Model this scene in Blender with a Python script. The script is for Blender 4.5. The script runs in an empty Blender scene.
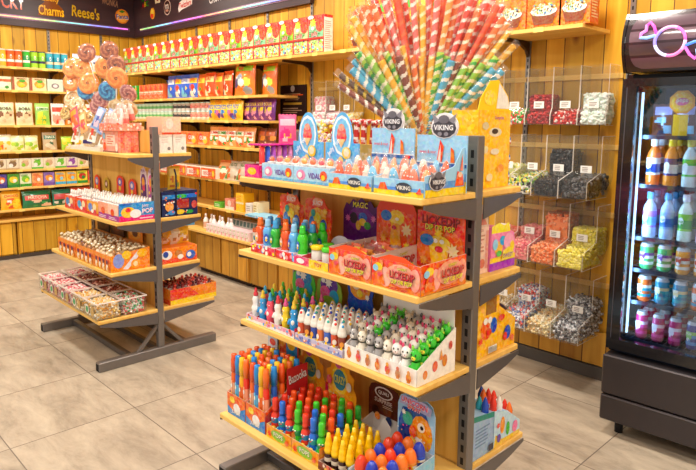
import bpy, bmesh, math, random
from mathutils import Vector, Matrix, Euler
R_ = random.Random(7)
PI = math.pi
SC = bpy.context.scene
COL = SC.collection

# ------------------------------------------------------------------ colours
def lin(h):
    if isinstance(h, tuple): return h
    h = h.lstrip('#'); o = []
    for i in (0, 2, 4):
        c = int(h[i:i+2], 16) / 255
        o.append(c / 12.92 if c <= .04045 else ((c + .055) / 1.055) ** 2.4)
    return (o[0], o[1], o[2], 1.0)
P = dict(red='#E0261E', dred='#A3161A', orange='#F4640F', lor='#FB8F2B', yellow='#FFCE0A', lyel='#FFE66B', green='#2FB92C',
         lgreen='#8FDB2F', dgreen='#0E7A43', blue='#1458C8', lblue='#4CB4F0', pblue='#A4D8F2', dblue='#12296E', purple='#6A1F86',
         lilac='#B58AE0', pink='#F25A9B', lpink='#F9B1B8', salmon='#F58A72', white='#F6F2EA', cream='#F3E2B8', brown='#5B2B18',
         lbrown='#A8683A', black='#141214', grey='#8C8A8C', lgrey='#C9C6C6', teal='#1FA7A0', magenta='#D2167E', tan='#C9A06B', mint='#BDEBD2')
def C_(c): return lin(P.get(c, c)) if isinstance(c, str) else c

# ------------------------------------------------------------------ materials
MATS = {}
def nt(name):
    m = bpy.data.materials.new(name); m.use_nodes = True
    n = m.node_tree; n.nodes.clear()
    out = n.nodes.new('ShaderNodeOutputMaterial')
    b = n.nodes.new('ShaderNodeBsdfPrincipled'); n.links.new(b.outputs[0], out.inputs[0])
    MATS[name] = m
    return m, n, b, out
def attr_mat(name, rough, spec=.5, var=.06, metal=0.0, emit=0.0, coat=0.0, trans=0.0, bump=0.0):
    m, n, b, out = nt(name)
    a = n.nodes.new('ShaderNodeAttribute'); a.attribute_name = 'Col'
    tc = n.nodes.new('ShaderNodeTexCoord')
    no = n.nodes.new('ShaderNodeTexNoise'); no.inputs['Scale'].default_value = 35; no.inputs['Detail'].default_value = 3
    n.links.new(tc.outputs['Object'], no.inputs['Vector'])
    mr = n.nodes.new('ShaderNodeMapRange'); mr.inputs['To Min'].default_value = 1 - var; mr.inputs['To Max'].default_value = 1 + var
    n.links.new(no.outputs[0], mr.inputs[0])
    hs = n.nodes.new('ShaderNodeHueSaturation')
    n.links.new(a.outputs['Color'], hs.inputs['Color']); n.links.new(mr.outputs[0], hs.inputs['Value'])
    n.links.new(hs.outputs[0], b.inputs['Base Color'])
    b.inputs['Roughness'].default_value = rough; b.inputs['Metallic'].default_value = metal
    b.inputs['Specular IOR Level'].default_value = spec; b.inputs['Coat Weight'].default_value = coat
    if trans: b.inputs['Transmission Weight'].default_value = trans
    if bump:
        bp = n.nodes.new('ShaderNodeBump'); bp.inputs['Strength'].default_value = bump; bp.inputs['Distance'].default_value = .004
        n.links.new(no.outputs[0], bp.inputs['Height']); n.links.new(bp.outputs[0], b.inputs['Normal'])
    if emit:
        n.links.new(hs.outputs[0], b.inputs['Emission Color']); b.inputs['Emission Strength'].default_value = emit
    return m
attr_mat('paper', .42, .4)
def print_mat():
    m, n, b, out = nt('print'); N = n.nodes.new; L = n.links.new
    a = N('ShaderNodeAttribute'); a.attribute_name = 'Col'; tc = N('ShaderNodeTexCoord')
    vo = N('ShaderNodeTexVoronoi'); vo.inputs['Scale'].default_value = 95; L(tc.outputs['Object'], vo.inputs['Vector'])
    no = N('ShaderNodeTexNoise'); no.inputs['Scale'].default_value = 60; no.inputs['Detail'].default_value = 4; L(tc.outputs['Object'], no.inputs['Vector'])
    sp = N('ShaderNodeSeparateXYZ'); L(vo.outputs['Color'], sp.inputs[0])
    hs = N('ShaderNodeHueSaturation'); L(a.outputs['Color'], hs.inputs['Color'])
    for src, tgt, lo, hi in ((sp.outputs[0], 'Hue', .482, .518), (no.outputs[0], 'Value', .72, 1.2), (sp.outputs[1], 'Saturation', .88, 1.1)):
        mr = N('ShaderNodeMapRange'); mr.inputs['To Min'].default_value = lo; mr.inputs['To Max'].default_value = hi; L(src, mr.inputs[0]); L(mr.outputs[0], hs.inputs[tgt])
    L(hs.outputs[0], b.inputs['Base Color']); b.inputs['Roughness'].default_value = .4; b.inputs['Specular IOR Level'].default_value = .4
print_mat()
attr_mat('gloss', .18, .5, coat=.4)
attr_mat('foil', .28, .5, .15, metal=.0, coat=.5, bump=.6)
attr_mat('candy', .3, .5, .1, coat=.3)
attr_mat('steel', .35, .5, .05, metal=.55)
attr_mat('matte', .7, .3)
attr_mat('glow', .4, .5, 0, emit=2.2)
attr_mat('led', .4, .5, 0, emit=.85)
def clear_mat(name, tint, alpha, rough=.05, refl=.03):
    m, n, b, out = nt(name)
    n.nodes.remove(b)
    tr = n.nodes.new('ShaderNodeBsdfTransparent'); tr.inputs[0].default_value = lin(tint)
    g = n.nodes.new('ShaderNodeBsdfGlossy'); g.inputs['Roughness'].default_value = rough
    df = n.nodes.new('ShaderNodeBsdfDiffuse'); df.inputs[0].default_value = lin('#FFFFFF')
    lw = n.nodes.new('ShaderNodeLayerWeight'); lw.inputs['Blend'].default_value = .5
    pw = n.nodes.new('ShaderNodeMath'); pw.operation = 'POWER'; pw.inputs[1].default_value = 4.0; n.links.new(lw.outputs['Facing'], pw.inputs[0])
    fr = n.nodes.new('ShaderNodeMapRange'); fr.inputs['To Min'].default_value = refl; fr.inputs['To Max'].default_value = .45; n.links.new(pw.outputs[0], fr.inputs[0])
    m1 = n.nodes.new('ShaderNodeMixShader'); m1.inputs[0].default_value = alpha
    m2 = n.nodes.new('ShaderNodeMixShader')
    n.links.new(tr.outputs[0], m1.inputs[1]); n.links.new(df.outputs[0], m1.inputs[2])
    n.links.new(fr.outputs['Result'], m2.inputs[0]); n.links.new(m1.outputs[0], m2.inputs[1]); n.links.new(g.outputs[0], m2.inputs[2])
    n.links.new(m2.outputs[0], out.inputs[0])
clear_mat('acrylic', '#FBFCFC', .012, .05, .012)
clear_mat('cello', '#FFFFFF', .04, .12, .04)
clear_mat('doorglass', '#E4EDF8', .0, .02, .09)

def wood_mat(name, plank, pw, grain, c1, c2, knots=1.0, rough=.5):
    """plank: axis index across planks (None for solid), grain: axis along the fibres"""
    m, n, b, out = nt(name)
    N = n.nodes.new; L = n.links.new
    tc = N('ShaderNodeTexCoord'); sx = N('ShaderNodeSeparateXYZ'); L(tc.outputs['Object'], sx.inputs[0])
    sc = [14.0, 14.0, 14.0]; sc[grain] = 1.1
    mp = N('ShaderNodeMapping'); mp.inputs['Scale'].default_value = sc
    src = tc.outputs['Object']
    if plank is not None:
        dv = N('ShaderNodeMath'); dv.operation = 'DIVIDE'; dv.inputs[1].default_value = pw; L(sx.outputs[plank], dv.inputs[0])
        fl = N('ShaderNodeMath'); fl.operation = 'FLOOR'; L(dv.outputs[0], fl.inputs[0])
        wn = N('ShaderNodeTexWhiteNoise'); wn.noise_dimensions = '1D'; L(fl.outputs[0], wn.inputs['W'])
        ad = N('ShaderNodeVectorMath'); ad.operation = 'MULTIPLY_ADD'; ad.inputs[1].default_value = (7, 7, 7)
        L(wn.outputs['Color'], ad.inputs[0]); L(tc.outputs['Object'], ad.inputs[2]); src = ad.outputs[0]
        fc = N('ShaderNodeMath'); fc.operation = 'FRACT'; L(dv.outputs[0], fc.inputs[0])
        pp = N('ShaderNodeMath'); pp.operation = 'PINGPONG'; pp.inputs[1].default_value = .5; L(fc.outputs[0], pp.inputs[0])
        gp = N('ShaderNodeMath'); gp.operation = 'LESS_THAN'; gp.inputs[1].default_value = .022; L(pp.outputs[0], gp.inputs[0])
    L(src, mp.inputs[0])
    no = N('ShaderNodeTexNoise'); no.inputs['Scale'].default_value = 1.0; no.inputs['Detail'].default_value = 5; no.inputs['Distortion'].default_value = .8
    L(mp.outputs[0], no.inputs['Vector'])
    cr = N('ShaderNodeValToRGB'); cr.color_ramp.elements[0].position = .32; cr.color_ramp.elements[1].position = .68
    cr.color_ramp.elements[0].color = lin(c2); cr.color_ramp.elements[1].color = lin(c1)
    L(no.outputs[0], cr.inputs[0]); col = cr.outputs[0]
    if plank is not None:
        mr = N('ShaderNodeMapRange'); mr.inputs['To Min'].default_value = .68; mr.inputs['To Max'].default_value = 1.12; L(wn.outputs['Value'], mr.inputs[0])
        hs = N('ShaderNodeHueSaturation'); L(mr.outputs[0], hs.inputs['Value']); L(col, hs.inputs['Color']); col = hs.outputs[0]
    if knots:
        s2 = [5.5, 5.5, 5.5]; s2[grain] = 2.6
        m2 = N('ShaderNodeMapping'); m2.inputs['Scale'].default_value = s2; L(src, m2.inputs[0])
        vo = N('ShaderNodeTexVoronoi'); vo.inputs['Scale'].default_value = 1.0; L(m2.outputs[0], vo.inputs['Vector'])
        kr = N('ShaderNodeMapRange'); kr.inputs['From Min'].default_value = .05; kr.inputs['From Max'].default_value = .17
        kr.inputs['To Min'].default_value = knots; kr.inputs['To Max'].default_value = 0; L(vo.outputs['Distance'], kr.inputs[0])
        mx = N('ShaderNodeMix'); mx.data_type = 'RGBA'; L(kr.outputs[0], mx.inputs['Factor']); L(col, mx.inputs['A']); mx.inputs['B'].default_value = lin('#7A3E12'); col = mx.outputs['Result']
    if plank is not None:
        mg = N('ShaderNodeMix'); mg.data_type = 'RGBA'; L(gp.outputs[0], mg.inputs['Factor']); L(col, mg.inputs['A']); mg.inputs['B'].default_value = lin('#5A3210'); col = mg.outputs['Result']
    L(col, b.inputs['Base Color']); b.inputs['Roughness'].default_value = rough
    b.inputs['Specular IOR Level'].default_value = .35
wood_mat('pineX', 0, .118, 2, '#F4BE3C', '#DA9A1C', .85)
wood_mat('pineY', 1, .118, 2, '#F4BE3C', '#DA9A1C', .85)
wood_mat('panelX', 0, .14, 2, '#E6AE40', '#C08428', .8)
wood_mat('board', None, .1, 0, '#F6CB74', '#E0AC4C', .0)
wood_mat('boardY', None, .1, 1, '#F6CB74', '#E0AC4C', .0)
wood_mat('rackwood', None, .1, 2, '#EDBC62', '#D0983E', .5)

def floor_mat():
    m, n, b, out = nt('tile'); N = n.nodes.new; L = n.links.new
    tc = N('ShaderNodeTexCoord'); sx = N('ShaderNodeSeparateXYZ'); L(tc.outputs['Object'], sx.inputs[0])
    ids = []; gs = []
    for ax, off, w in ((0, -2.945, .618), (1, .738, .597)):
        a = N('ShaderNodeMath'); a.operation = 'SUBTRACT'; a.inputs[1].default_value = off; L(sx.outputs[ax], a.inputs[0])
        d = N('ShaderNodeMath'); d.operation = 'DIVIDE'; d.inputs[1].default_value = w; L(a.outputs[0], d.inputs[0])
        f = N('ShaderNodeMath'); f.operation = 'FLOOR'; L(d.outputs[0], f.inputs[0]); ids.append(f)
        r = N('ShaderNodeMath'); r.operation = 'FRACT'; L(d.outputs[0], r.inputs[0])
        p = N('ShaderNodeMath'); p.operation = 'PINGPONG'; p.inputs[1].default_value = .5; L(r.outputs[0], p.inputs[0])
        g = N('ShaderNodeMath'); g.operation = 'LESS_THAN'; g.inputs[1].default_value = .0042; L(p.outputs[0], g.inputs[0]); gs.append(g)
    cb = N('ShaderNodeCombineXYZ'); L(ids[0].outputs[0], cb.inputs[0]); L(ids[1].outputs[0], cb.inputs[1])
    wn = N('ShaderNodeTexWhiteNoise'); wn.noise_dimensions = '3D'; L(cb.outputs[0], wn.inputs['Vector'])
    ad = N('ShaderNodeVectorMath'); ad.operation = 'MULTIPLY_ADD'; ad.inputs[1].default_value = (5, 5, 5); L(wn.outputs['Color'], ad.inputs[0]); L(tc.outputs['Object'], ad.inputs[2])
    mp = N('ShaderNodeMapping'); mp.inputs['Scale'].default_value = (1.6, 4.2, 1); L(ad.outputs[0], mp.inputs[0])
    no = N('ShaderNodeTexNoise'); no.inputs['Scale'].default_value = 1.9; no.inputs['Detail'].default_value = 9; no.inputs['Roughness'].default_value = .7; no.inputs['Distortion'].default_value = .35
    L(mp.outputs[0], no.inputs['Vector'])
    cr = N('ShaderNodeValToRGB'); e = cr.color_ramp.elements
    e[0].position = .3; e[0].color = lin('#8E8272'); e[1].position = .72; e[1].color = lin('#CBBDA7')
    x = e.new(.48); x.color = lin('#B0A28F')
    L(no.outputs[0], cr.inputs[0])
    mx_ = N('ShaderNodeMath'); mx_.operation = 'MAXIMUM'; L(gs[0].outputs[0], mx_.inputs[0]); L(gs[1].outputs[0], mx_.inputs[1])
    mg = N('ShaderNodeMix'); mg.data_type = 'RGBA'; L(mx_.outputs[0], mg.inputs['Factor']); L(cr.outputs[0], mg.inputs['A']); mg.inputs['B'].default_value = lin('#6E6258')
    L(mg.outputs['Result'], b.inputs['Base Color'])
    rr = N('ShaderNodeMapRange'); rr.inputs['To Min'].default_value = .3; rr.inputs['To Max'].default_value = .5; L(no.outputs[0], rr.inputs[0]); L(rr.outputs[0], b.inputs['Roughness'])
    bp = N('ShaderNodeBump'); bp.inputs['Strength'].default_value = .12; bp.inputs['Distance'].default_value = .003; L(no.outputs[0], bp.inputs['Height']); L(bp.outputs[0], b.inputs['Normal'])
floor_mat()
def sign_mat():
    m, n, b, out = nt('fascia'); N = n.nodes.new; L = n.links.new
    tc = N('ShaderNodeTexCoord'); mp = N('ShaderNodeMapping'); mp.inputs['Scale'].default_value = (1.2, 1.2, 9); L(tc.outputs['Object'], mp.inputs[0])
    no = N('ShaderNodeTexNoise'); no.inputs['Scale'].default_value = 2; no.inputs['Detail'].default_value = 4; L(mp.outputs[0], no.inputs['Vector'])
    cr = N('ShaderNodeValToRGB'); cr.color_ramp.elements[0].color = lin('#1E1016'); cr.color_ramp.elements[1].color = lin('#4A2C30'); L(no.outputs[0], cr.inputs[0])
    L(cr.outputs[0], b.inputs['Base Color']); b.inputs['Roughness'].default_value = .45
sign_mat()

# ------------------------------------------------------------------ mesh builder
TXT = {}
def text_geo(s, spacing=1.0):
    k = (s, spacing)
    if k in TXT: return TXT[k]
    cu = bpy.data.curves.new('t', 'FONT'); cu.body = s; cu.resolution_u = 2; cu.offset = .018; cu.space_character = spacing
    ob = bpy.data.objects.new('t', cu); COL.objects.link(ob)
    dg = bpy.context.evaluated_depsgraph_get(); dg.update()
    me = ob.evaluated_get(dg).to_mesh()
    v = [tuple(p.co) for p in me.vertices]; f = [tuple(p.vertices) for p in me.polygons]
    ob.evaluated_get(dg).to_mesh_clear(); bpy.data.objects.remove(ob); bpy.data.curves.remove(cu)
    xs = [p[0] for p in v]; ys = [p[1] for p in v]
    w = max(xs) - min(xs); h = max(ys) - min(ys); cx = (max(xs) + min(xs)) / 2; cy = (max(ys) + min(ys)) / 2
    TXT[k] = ([((p[0] - cx) / h, (p[1] - cy) / h) for p in v], f, w / h)
    return TXT[k]

class MB:
    def __init__(s):
        s.v = []; s.f = []; s.c = []; s.m = []; s.sm = []; s.M = Matrix.Identity(4); s.names = []
    def mi(s, m):
        if m not in s.names: s.names.append(m)
        return s.names.index(m)
    def add(s, vs, fs, col, mat='paper', smooth=False):
        o = len(s.v); s.v += [tuple(s.M @ Vector(p)) for p in vs]; i = s.mi(mat)
        for k, f in enumerate(fs):
            s.f.append(tuple(o + j for j in f)); s.c.append(C_(col[k] if isinstance(col, list) else col)); s.m.append(i); s.sm.append(smooth)
        return s
    def box(s, x0, y0, z0, x1, y1, z1, col, mat='paper'):
        return s.add([(x0,y0,z0),(x1,y0,z0),(x1,y1,z0),(x0,y1,z0),(x0,y0,z1),(x1,y0,z1),(x1,y1,z1),(x0,y1,z1)],
                     [(0,3,2,1),(4,5,6,7),(0,1,5,4),(1,2,6,5),(2,3,7,6),(3,0,4,7)], col, mat)
    def cbox(s, x0, y0, z0, x1, y1, z1, col, mat='paper', b=.003):
        """box with every edge chamfered"""
        bm = bmesh.new(); bmesh.ops.create_cube(bm, size=1)
        for v in bm.verts: v.co = Vector(((x0+x1)/2 + v.co.x*(x1-x0), (y0+y1)/2 + v.co.y*(y1-y0), (z0+z1)/2 + v.co.z*(z1-z0)))
        bmesh.ops.bevel(bm, geom=list(bm.edges), offset=b, segments=1, affect='EDGES')
        bm.verts.index_update()
        s.add([tuple(v.co) for v in bm.verts], [tuple(v.index for v in f.verts) for f in bm.faces], col, mat); bm.free(); return s
    def prism(s, pts, axis, a, b, col, mat='paper', smooth=False):
        """pts: 2-D outline (u,v) extruded along axis from a to b; axes follow x,y,z order with `axis` removed"""
        def mk(u, v, w):
            p = [u, v]; p.insert(axis, w); return tuple(p)
        n = len(pts); vs = [mk(u, v, a) for u, v in pts] + [mk(u, v, b) for u, v in pts]
        fs = [tuple(range(n))[::-1], tuple(range(n, 2*n))] + [(i, (i+1) % n, n + (i+1) % n, n + i) for i in range(n)]
        if axis == 1: fs = [f[::-1] for f in fs]
        return s.add(vs, fs, col, mat, smooth)
    def lathe(s, prof, n=12, mat='gloss', smooth=True, cap=True, sx=1, sy=1, cx=0, cy=0):
        """prof: [(r,z,col)] colour applies to the band that ends at this entry"""
        vs = []; fs = []; cs = []
        for r, z, c in prof:
            for i in range(n):
                a = 2*PI*i/n; vs.append((cx + r*math.cos(a)*sx, cy + r*math.sin(a)*sy, z))
        for k in range(len(prof)-1):
            for i in range(n):
                j = (i+1) % n; fs.append((k*n+i, k*n+j, (k+1)*n+j, (k+1)*n+i)); cs.append(prof[k+1][2])
        if cap:
            fs.append(tuple(range(n))[::-1]); cs.append(prof[0][2]); fs.append(tuple((len(prof)-1)*n+i for i in range(n))); cs.append(prof[-1][2])
        return s.add(vs, fs, cs, mat, smooth)
    def tube(s, pts, r, col, n=6, mat='gloss', colf=None, smooth=True):
        pts = [Vector(p) for p in pts]; vs = []; fs = []; cs = []
        rr = r if isinstance(r, list) else [r]*len(pts); up = None
        for k, p in enumerate(pts):
            d = (pts[min(k+1, len(pts)-1)] - pts[max(k-1, 0)]).normalized()
            if up is None: up = d.orthogonal().normalized()
            up = (up - d * up.dot(d)).normalized(); w = d.cross(up)
            for i in range(n):
                a = 2*PI*i/n; vs.append(tuple(p + (up*math.cos(a) + w*math.sin(a))*rr[k]))
        for k in range(len(pts)-1):
            for i in range(n):
                j = (i+1) % n; fs.append((k*n+i, k*n+j, (k+1)*n+j, (k+1)*n+i)); cs.append(colf(k, i) if colf else col)
        fs.append(tuple(range(n))[::-1]); fs.append(tuple((len(pts)-1)*n+i for i in range(n))); cs += [cs[0], cs[-1]]
        return s.add(vs, fs, cs, mat, smooth)
    def ball(s, c, r, col, mat='candy', n=8, m=5, colf=None, rot=None):
        rx, ry, rz = r if isinstance(r, tuple) else (r, r, r)
        vs = [(0, 0, -rz)]; fs = []; cs = []
        for k in range(1, m):
            t = PI*k/m
            for i in range(n):
                a = 2*PI*i/n; vs.append((rx*math.sin(t)*math.cos(a), ry*math.sin(t)*math.sin(a), -rz*math.cos(t)))
        vs.append((0, 0, rz)); T = len(vs)-1
        for i in range(n):
            j = (i+1) % n; fs.append((0, 1+j, 1+i)); cs.append(colf(0, i) if colf else col)
        for k in range(m-2):
            for i in range(n):
                j = (i+1) % n; fs.append((1+k*n+i, 1+k*n+j, 1+(k+1)*n+j, 1+(k+1)*n+i)); cs.append(colf(k+1, i) if colf else col)
        for i in range(n):
            j = (i+1) % n; fs.append((1+(m-2)*n+i, 1+(m-2)*n+j, T)); cs.append(colf(m-1, i) if colf else col)
        if rot:
            e = Euler(rot).to_matrix(); vs = [tuple(e @ Vector(v)) for v in vs]
        return s.add([(v[0]+c[0], v[1]+c[1], v[2]+c[2]) for v in vs], fs, cs, mat, True)
    def art(s, O, U, V, w, h, ops, rng=None, mat='paper', lift=.0006):
        if mat == 'paper': mat = 'print'
        O = Vector(O); U = Vector(U); V = Vector(V); Nn = U.cross(V); k = 1; rng = rng or R_
        def put(p2, fs, col, kk, m=None):
            s.add([tuple(O + U*p[0] + V*p[1] + Nn*lift*kk) for p in p2], fs, col, m or mat)
        def disc(cx, cy, rx, ry, col, kk, n=12, a0=0, star=0):
            p = []
            for i in range(n):
                a = a0 + 2*PI*i/n; q = (1 if i % 2 == 0 or not star else star); p.append((cx + rx*q*math.cos(a), cy + ry*q*math.sin(a)))
            put(p + [(cx, cy)], [(i, (i+1) % n, n) for i in range(n)], col, kk)
        for o in ops:
            t = o[0]
            if t == 'r': put([(o[1]*w, o[2]*h), (o[3]*w, o[2]*h), (o[3]*w, o[4]*h), (o[1]*w, o[4]*h)], [(0, 1, 2, 3)], o[5], k)
            elif t == 'p': put([(a*w, b*h) for a, b in o[1]], [tuple(range(len(o[1])))], o[2], k)
            elif t == 'd':
                disc(o[1]*w, o[2]*h, o[3]*w, (o[5] if len(o) > 5 else o[3])*(h if len(o) > 5 else w), o[4], k)
            elif t == 's': disc(o[1]*w, o[2]*h, o[3]*w, o[3]*w, o[4], k, 16 if len(o) < 6 else o[5], .2, .55)
            elif t == 't':
                v, f, asp = text_geo(o[1]); hh = o[4]*h; mw = o[6]*w if len(o) > 6 else .92*w
                sx = min(1, mw/(asp*hh)); rot = o[7] if len(o) > 7 else 0; c_, s_ = math.cos(rot), math.sin(rot)
                def tp(dx, dy): return [(o[2]*w + dx + (a*hh*sx)*c_ - b*hh*s_, o[3]*h + dy + (a*hh*sx)*s_ + b*hh*c_) for a, b in v]
                if len(o) > 8: put(tp(hh*.07, -hh*.09), f, o[8], k); k += 1
                put(tp(0, 0), f, o[5], k)
            elif t == 'k':   # specks
                for _ in range(o[5]):
                    a = rng.uniform(o[1], o[3])*w; b = rng.uniform(o[2], o[4])*h; r = o[6]*w*rng.uniform(.7, 1.3)
                    disc(a, b, r, r, rng.choice(o[7]), k + rng.random(), rng.choice((5, 6, 7)), rng.random()*3)
                k += 1
            elif t == 'w':   # small lines of print
                n = o[5]
                for i in range(n):
                    y = o[2] + (o[4]-o[2])*(i+.2)/n; y2 = y + (o[4]-o[2])*.45/n; x1 = o[3] - (o[3]-o[1])*rng.random()*.4
                    put([(o[1]*w, y*h), (x1*w, y*h), (x1*w, y2*h), (o[1]*w, y2*h)], [(0, 1, 2, 3)], o[6], k)
            k += 1
        return s
    def mesh(s, name):
        me = bpy.data.meshes.new(name); me.from_pydata(s.v, [], s.f)
        at = me.color_attributes.new('Col', 'FLOAT_COLOR', 'CORNER')
        buf = []
        for f, c in zip(s.f, s.c): buf.extend(list(c) * len(f))
        at.data.foreach_set('color', buf)
        me.polygons.foreach_set('material_index', s.m); me.polygons.foreach_set('use_smooth', s.sm)
        for m in s.names: me.materials.append(MATS[m])
        me.update(); return me
    def obj(s, name, parent=None, label=None):
        o = bpy.data.objects.new(name, s.mesh(name)); COL.objects.link(o)
        if parent is not None: o.parent = parent
        if label: o['label'] = label
        return o
def nm_mat(mb, m):      # whole builder drawn with one material
    mb.names = [m]; mb.m = [0]*len(mb.f); return mb

# ------------------------------------------------------------------ things
def tag(o, label, cat, group=None, kind=None):
    o['label'] = label; o['category'] = cat
    if group: o['group'] = group
    elif 'group' in o: del o['group']
    if kind: o['kind'] = kind
    return o
def place(o, loc=(0,0,0), rot=0, tilt=None, scale=None):
    o.location = loc
    o.rotation_euler = tilt if tilt else (0, 0, rot)
    if scale: o.scale = scale if isinstance(scale, tuple) else (scale,)*3
    return o
def thing(name, label, cat, loc=(0,0,0), rot=0, group=None):
    o = bpy.data.objects.new(name, None); o.empty_display_size = .05; COL.objects.link(o); place(o, loc, rot); return tag(o, label, cat, group)
def solo(name, mb, label, cat, loc=(0,0,0), rot=0, group=None, kind=None, tilt=None):
    o = mb.obj(name); place(o, loc, rot, tilt); return tag(o, label, cat, group, kind)
def dup(o, parent=None):
    c = o.copy(); COL.objects.link(c)
    if parent is not None: c.parent = parent
    for ch in list(o.children): dup(ch, c)
    return c
class Kind:
    """a kind of product: first instance builds it, later ones copy it"""
    def __init__(s, fn): s.fn = fn; s.first = None
    def put(s, label, cat, loc, rot=0, group=None, tilt=None, scale=None):
        if s.first is None: s.first = s.fn(); o = s.first
        else: o = dup(s.first)
        place(o, loc, rot, tilt, scale); return tag(o, label, cat, group)
def struct(name, mb): o = mb.obj(name); o['kind'] = 'structure'; return o
ORD = ['first','second','third','fourth','fifth','sixth','seventh','eighth','ninth','tenth','eleventh','twelfth','thirteenth','fourteenth',
       'fifteenth','sixteenth','seventeenth','eighteenth','nineteenth','twentieth','twenty-first','twenty-second','twenty-third','twenty-fourth']
def nth(i, n=None):
    if n and i == n-1 and n > 1: return 'rightmost'
    if i == 0: return 'leftmost'
    return ORD[i] + ' from left'
#==SETTING==
# ================================================================== THE SETTING
XA, YB = -7.34, 3.52          # left wall plane, back wall plane
struct('floor', MB().box(XA-.05, -1.6, -.05, 1.6, YB+.05, 0, 'cream', 'tile'))
struct('ceiling', MB().box(XA-.05, -1.6, 3.0, 1.6, YB+.05, 3.05, '#D8D2CC', 'matte'))
struct('wall_left', MB().box(XA-.05, -1.6, 0, XA, YB, 3.0, 'cream', 'pineY'))
struct('wall_back', MB().box(XA-.05, YB, 0, 1.6, YB+.05, 3.0, 'cream', 'pineX'))
struct('wall_right', MB().box(1.55, -1.6, 0, 1.6, YB, 3.0, '#E6DCCB', 'matte'))
# dark fascias above the shelves carry the logos
struct('trim_1', MB().box(XA, -1.2, 2.48, XA+.05, YB-.045, 3.0, 'black', 'fascia'))
struct('trim_2', MB().box(XA, YB-.045, 2.478, -4.02, YB, 3.0, 'black', 'fascia'))
n_trim = 3
def upright(x, y, wall):
    global n_trim
    m = MB()
    if wall == 'B':
        m.box(x-.014, YB-.012, .5, x+.014, YB, 2.475 if x < -4.1 else 3.0, '#8B8680', 'steel')
        for k in range(60): m.box(x-.004, YB-.0128, .55+k*.04, x+.004, YB-.0118, .57+k*.04, 'black', 'matte')
    else:
        m.box(XA, y-.014, .5, XA+.012, y+.014, 2.475, '#8B8680', 'steel')
        for k in range(48): m.box(XA+.0118, y-.004, .55+k*.04, XA+.0128, y+.004, .57+k*.04, 'black', 'matte')
    struct('trim_%d' % n_trim, m); n_trim += 1
PB = [-7.15, -6.53, -5.91, -5.28, -4.66, -4.04, -3.2, -2.60, -2.0, -1.385]
PA = [1.2, 1.85, 2.49, 3.08]
for x in PB: upright(x, 0, 'B')
for y in PA: upright(0, y, 'A')
# dark plinths under the wall units
struct('baseboard_back', MB().box(-3.3, 3.47, 0, -1.2, 3.5, .075, '#55504C', 'matte'))
struct('baseboard_left', MB().box(-7.12, -.5, 0, -7.09, 3.1, .04, '#4B4038', 'matte'))

# ------------------------------------------------ logos on the fascia
def logo_A(y, z, w, h, ops, label, name='logo_sign', cat='logo sign'):
    m = MB(); m.art((XA+.051, y-w/2, z-h/2), (0,1,0), (0,0,1), w, h, ops, mat='gloss', lift=.0015)
    return solo(name, m, label, cat)
def logo_B(x, z, w, h, ops, label, name='logo_sign', cat='logo sign'):
    m = MB(); m.art((x-w/2, YB-.046, z-h/2), (1,0,0), (0,0,1), w, h, ops, mat='gloss', lift=.0015)
    return solo(name, m, label, cat)
logo_A(2.06, 2.72, .42, .15, [('t','POCKY',.5,.5,.95,'#D8481E')], 'orange-red capital lettering at the far left of the dark fascia')
logo_A(2.52, 2.735, .3, .24, [('p',[(.04,.0),(.96,.04),(.9,.42),(.72,.62),(.8,.98),(.2,.98),(.28,.62),(.1,.42)],'#8C4A10'),('t','Lucky',.5,.78,.36,'#FFC21E',.62),('t','Charms',.5,.26,.44,'#FFC21E',.9)], 'yellow two-line cereal logo with brown backing on the left fascia')
logo_A(2.9, 2.705, .32, .15, [('t',"Reese's",.5,.5,.85,'#C9A21E',.98,-.06,'#5A3A10')], 'slanted golden-yellow script lettering on the left fascia')
logo_A(3.19, 2.86, .2, .09, [('t','WONKA',.5,.5,.9,'#B98A6A',.98,-.12)], 'small tan block lettering above and left of the round logo')
logo_A(2.6, 2.93, .3, .06, [('t','Kinder',.5,.5,.9,'#D8A080')], 'small pale lettering near the top of the left fascia')
logo_A(3.33, 2.715, .17, .17, [('d',.5,.5,.5,'#F08A1E'),('d',.5,.5,.4,'#FFB03A'),('p',[(.28,.8),(.5,.94),(.74,.84),(.5,.72)],'#3F8A2A'),('t','Fanta',.5,.48,.3,'#0F2F86',1.05,.08,'#FFFFFF')], 'round orange fruit logo with blue lettering near the corner')
logo_B(-6.8, 2.71, .13, .13, [('d',.5,.5,.46,'#F2A01E',.5),('d',.5,.62,.3,'#F7D23A',.26),('d',.42,.3,.24,'#E2401C',.2)], 'yellow and red bean-shaped logo beside the corner of the back fascia')
logo_B(-6.97, 2.86, .16, .13, [('t','A',.15,.25,.45,'red'),('t','B',.5,.3,.45,'yellow'),('t','C',.85,.3,.45,'green'),('t','D',.2,.8,.4,'green'),('t','E',.6,.8,.4,'pink')], 'cluster of coloured letters above the bean-shaped logo')
logo_B(-6.67, 2.86, .12, .1, [('r',0,0,1,1,'cream'),('d',.5,.5,.25,'dred')], 'small cream square logo with a dark red dot')
logo_B(-6.45, 2.735, .17, .17, [('d',.5,.5,.46,'#D8B9A4',.5),('d',.5,.5,.4,'#4A2A26',.44),('t','m',.5,.55,.3,'#E6D2C4'),('d',.5,.3,.22,'#B5806A',.08)], 'round beige ring logo on the back fascia')
logo_B(-6.06, 2.72, .3, .15, [('p',[(0,.3),(.1,.72),(.3,.85),(.5,.8),(.98,.95),(.98,.4),(.6,.28),(.3,.2),(.05,.05)],'#F1E6DE'),('t','Twizzlers',.5,.52,.4,'#D83A2A',.85,.07)], 'red script logo with a white outline on the back fascia')
logo_B(-5.42, 2.72, .34, .12, [('t','CRUNCH',.5,.5,.85,'#F4F0EE',.98,.06)], 'white capital lettering on the back fascia')
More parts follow.
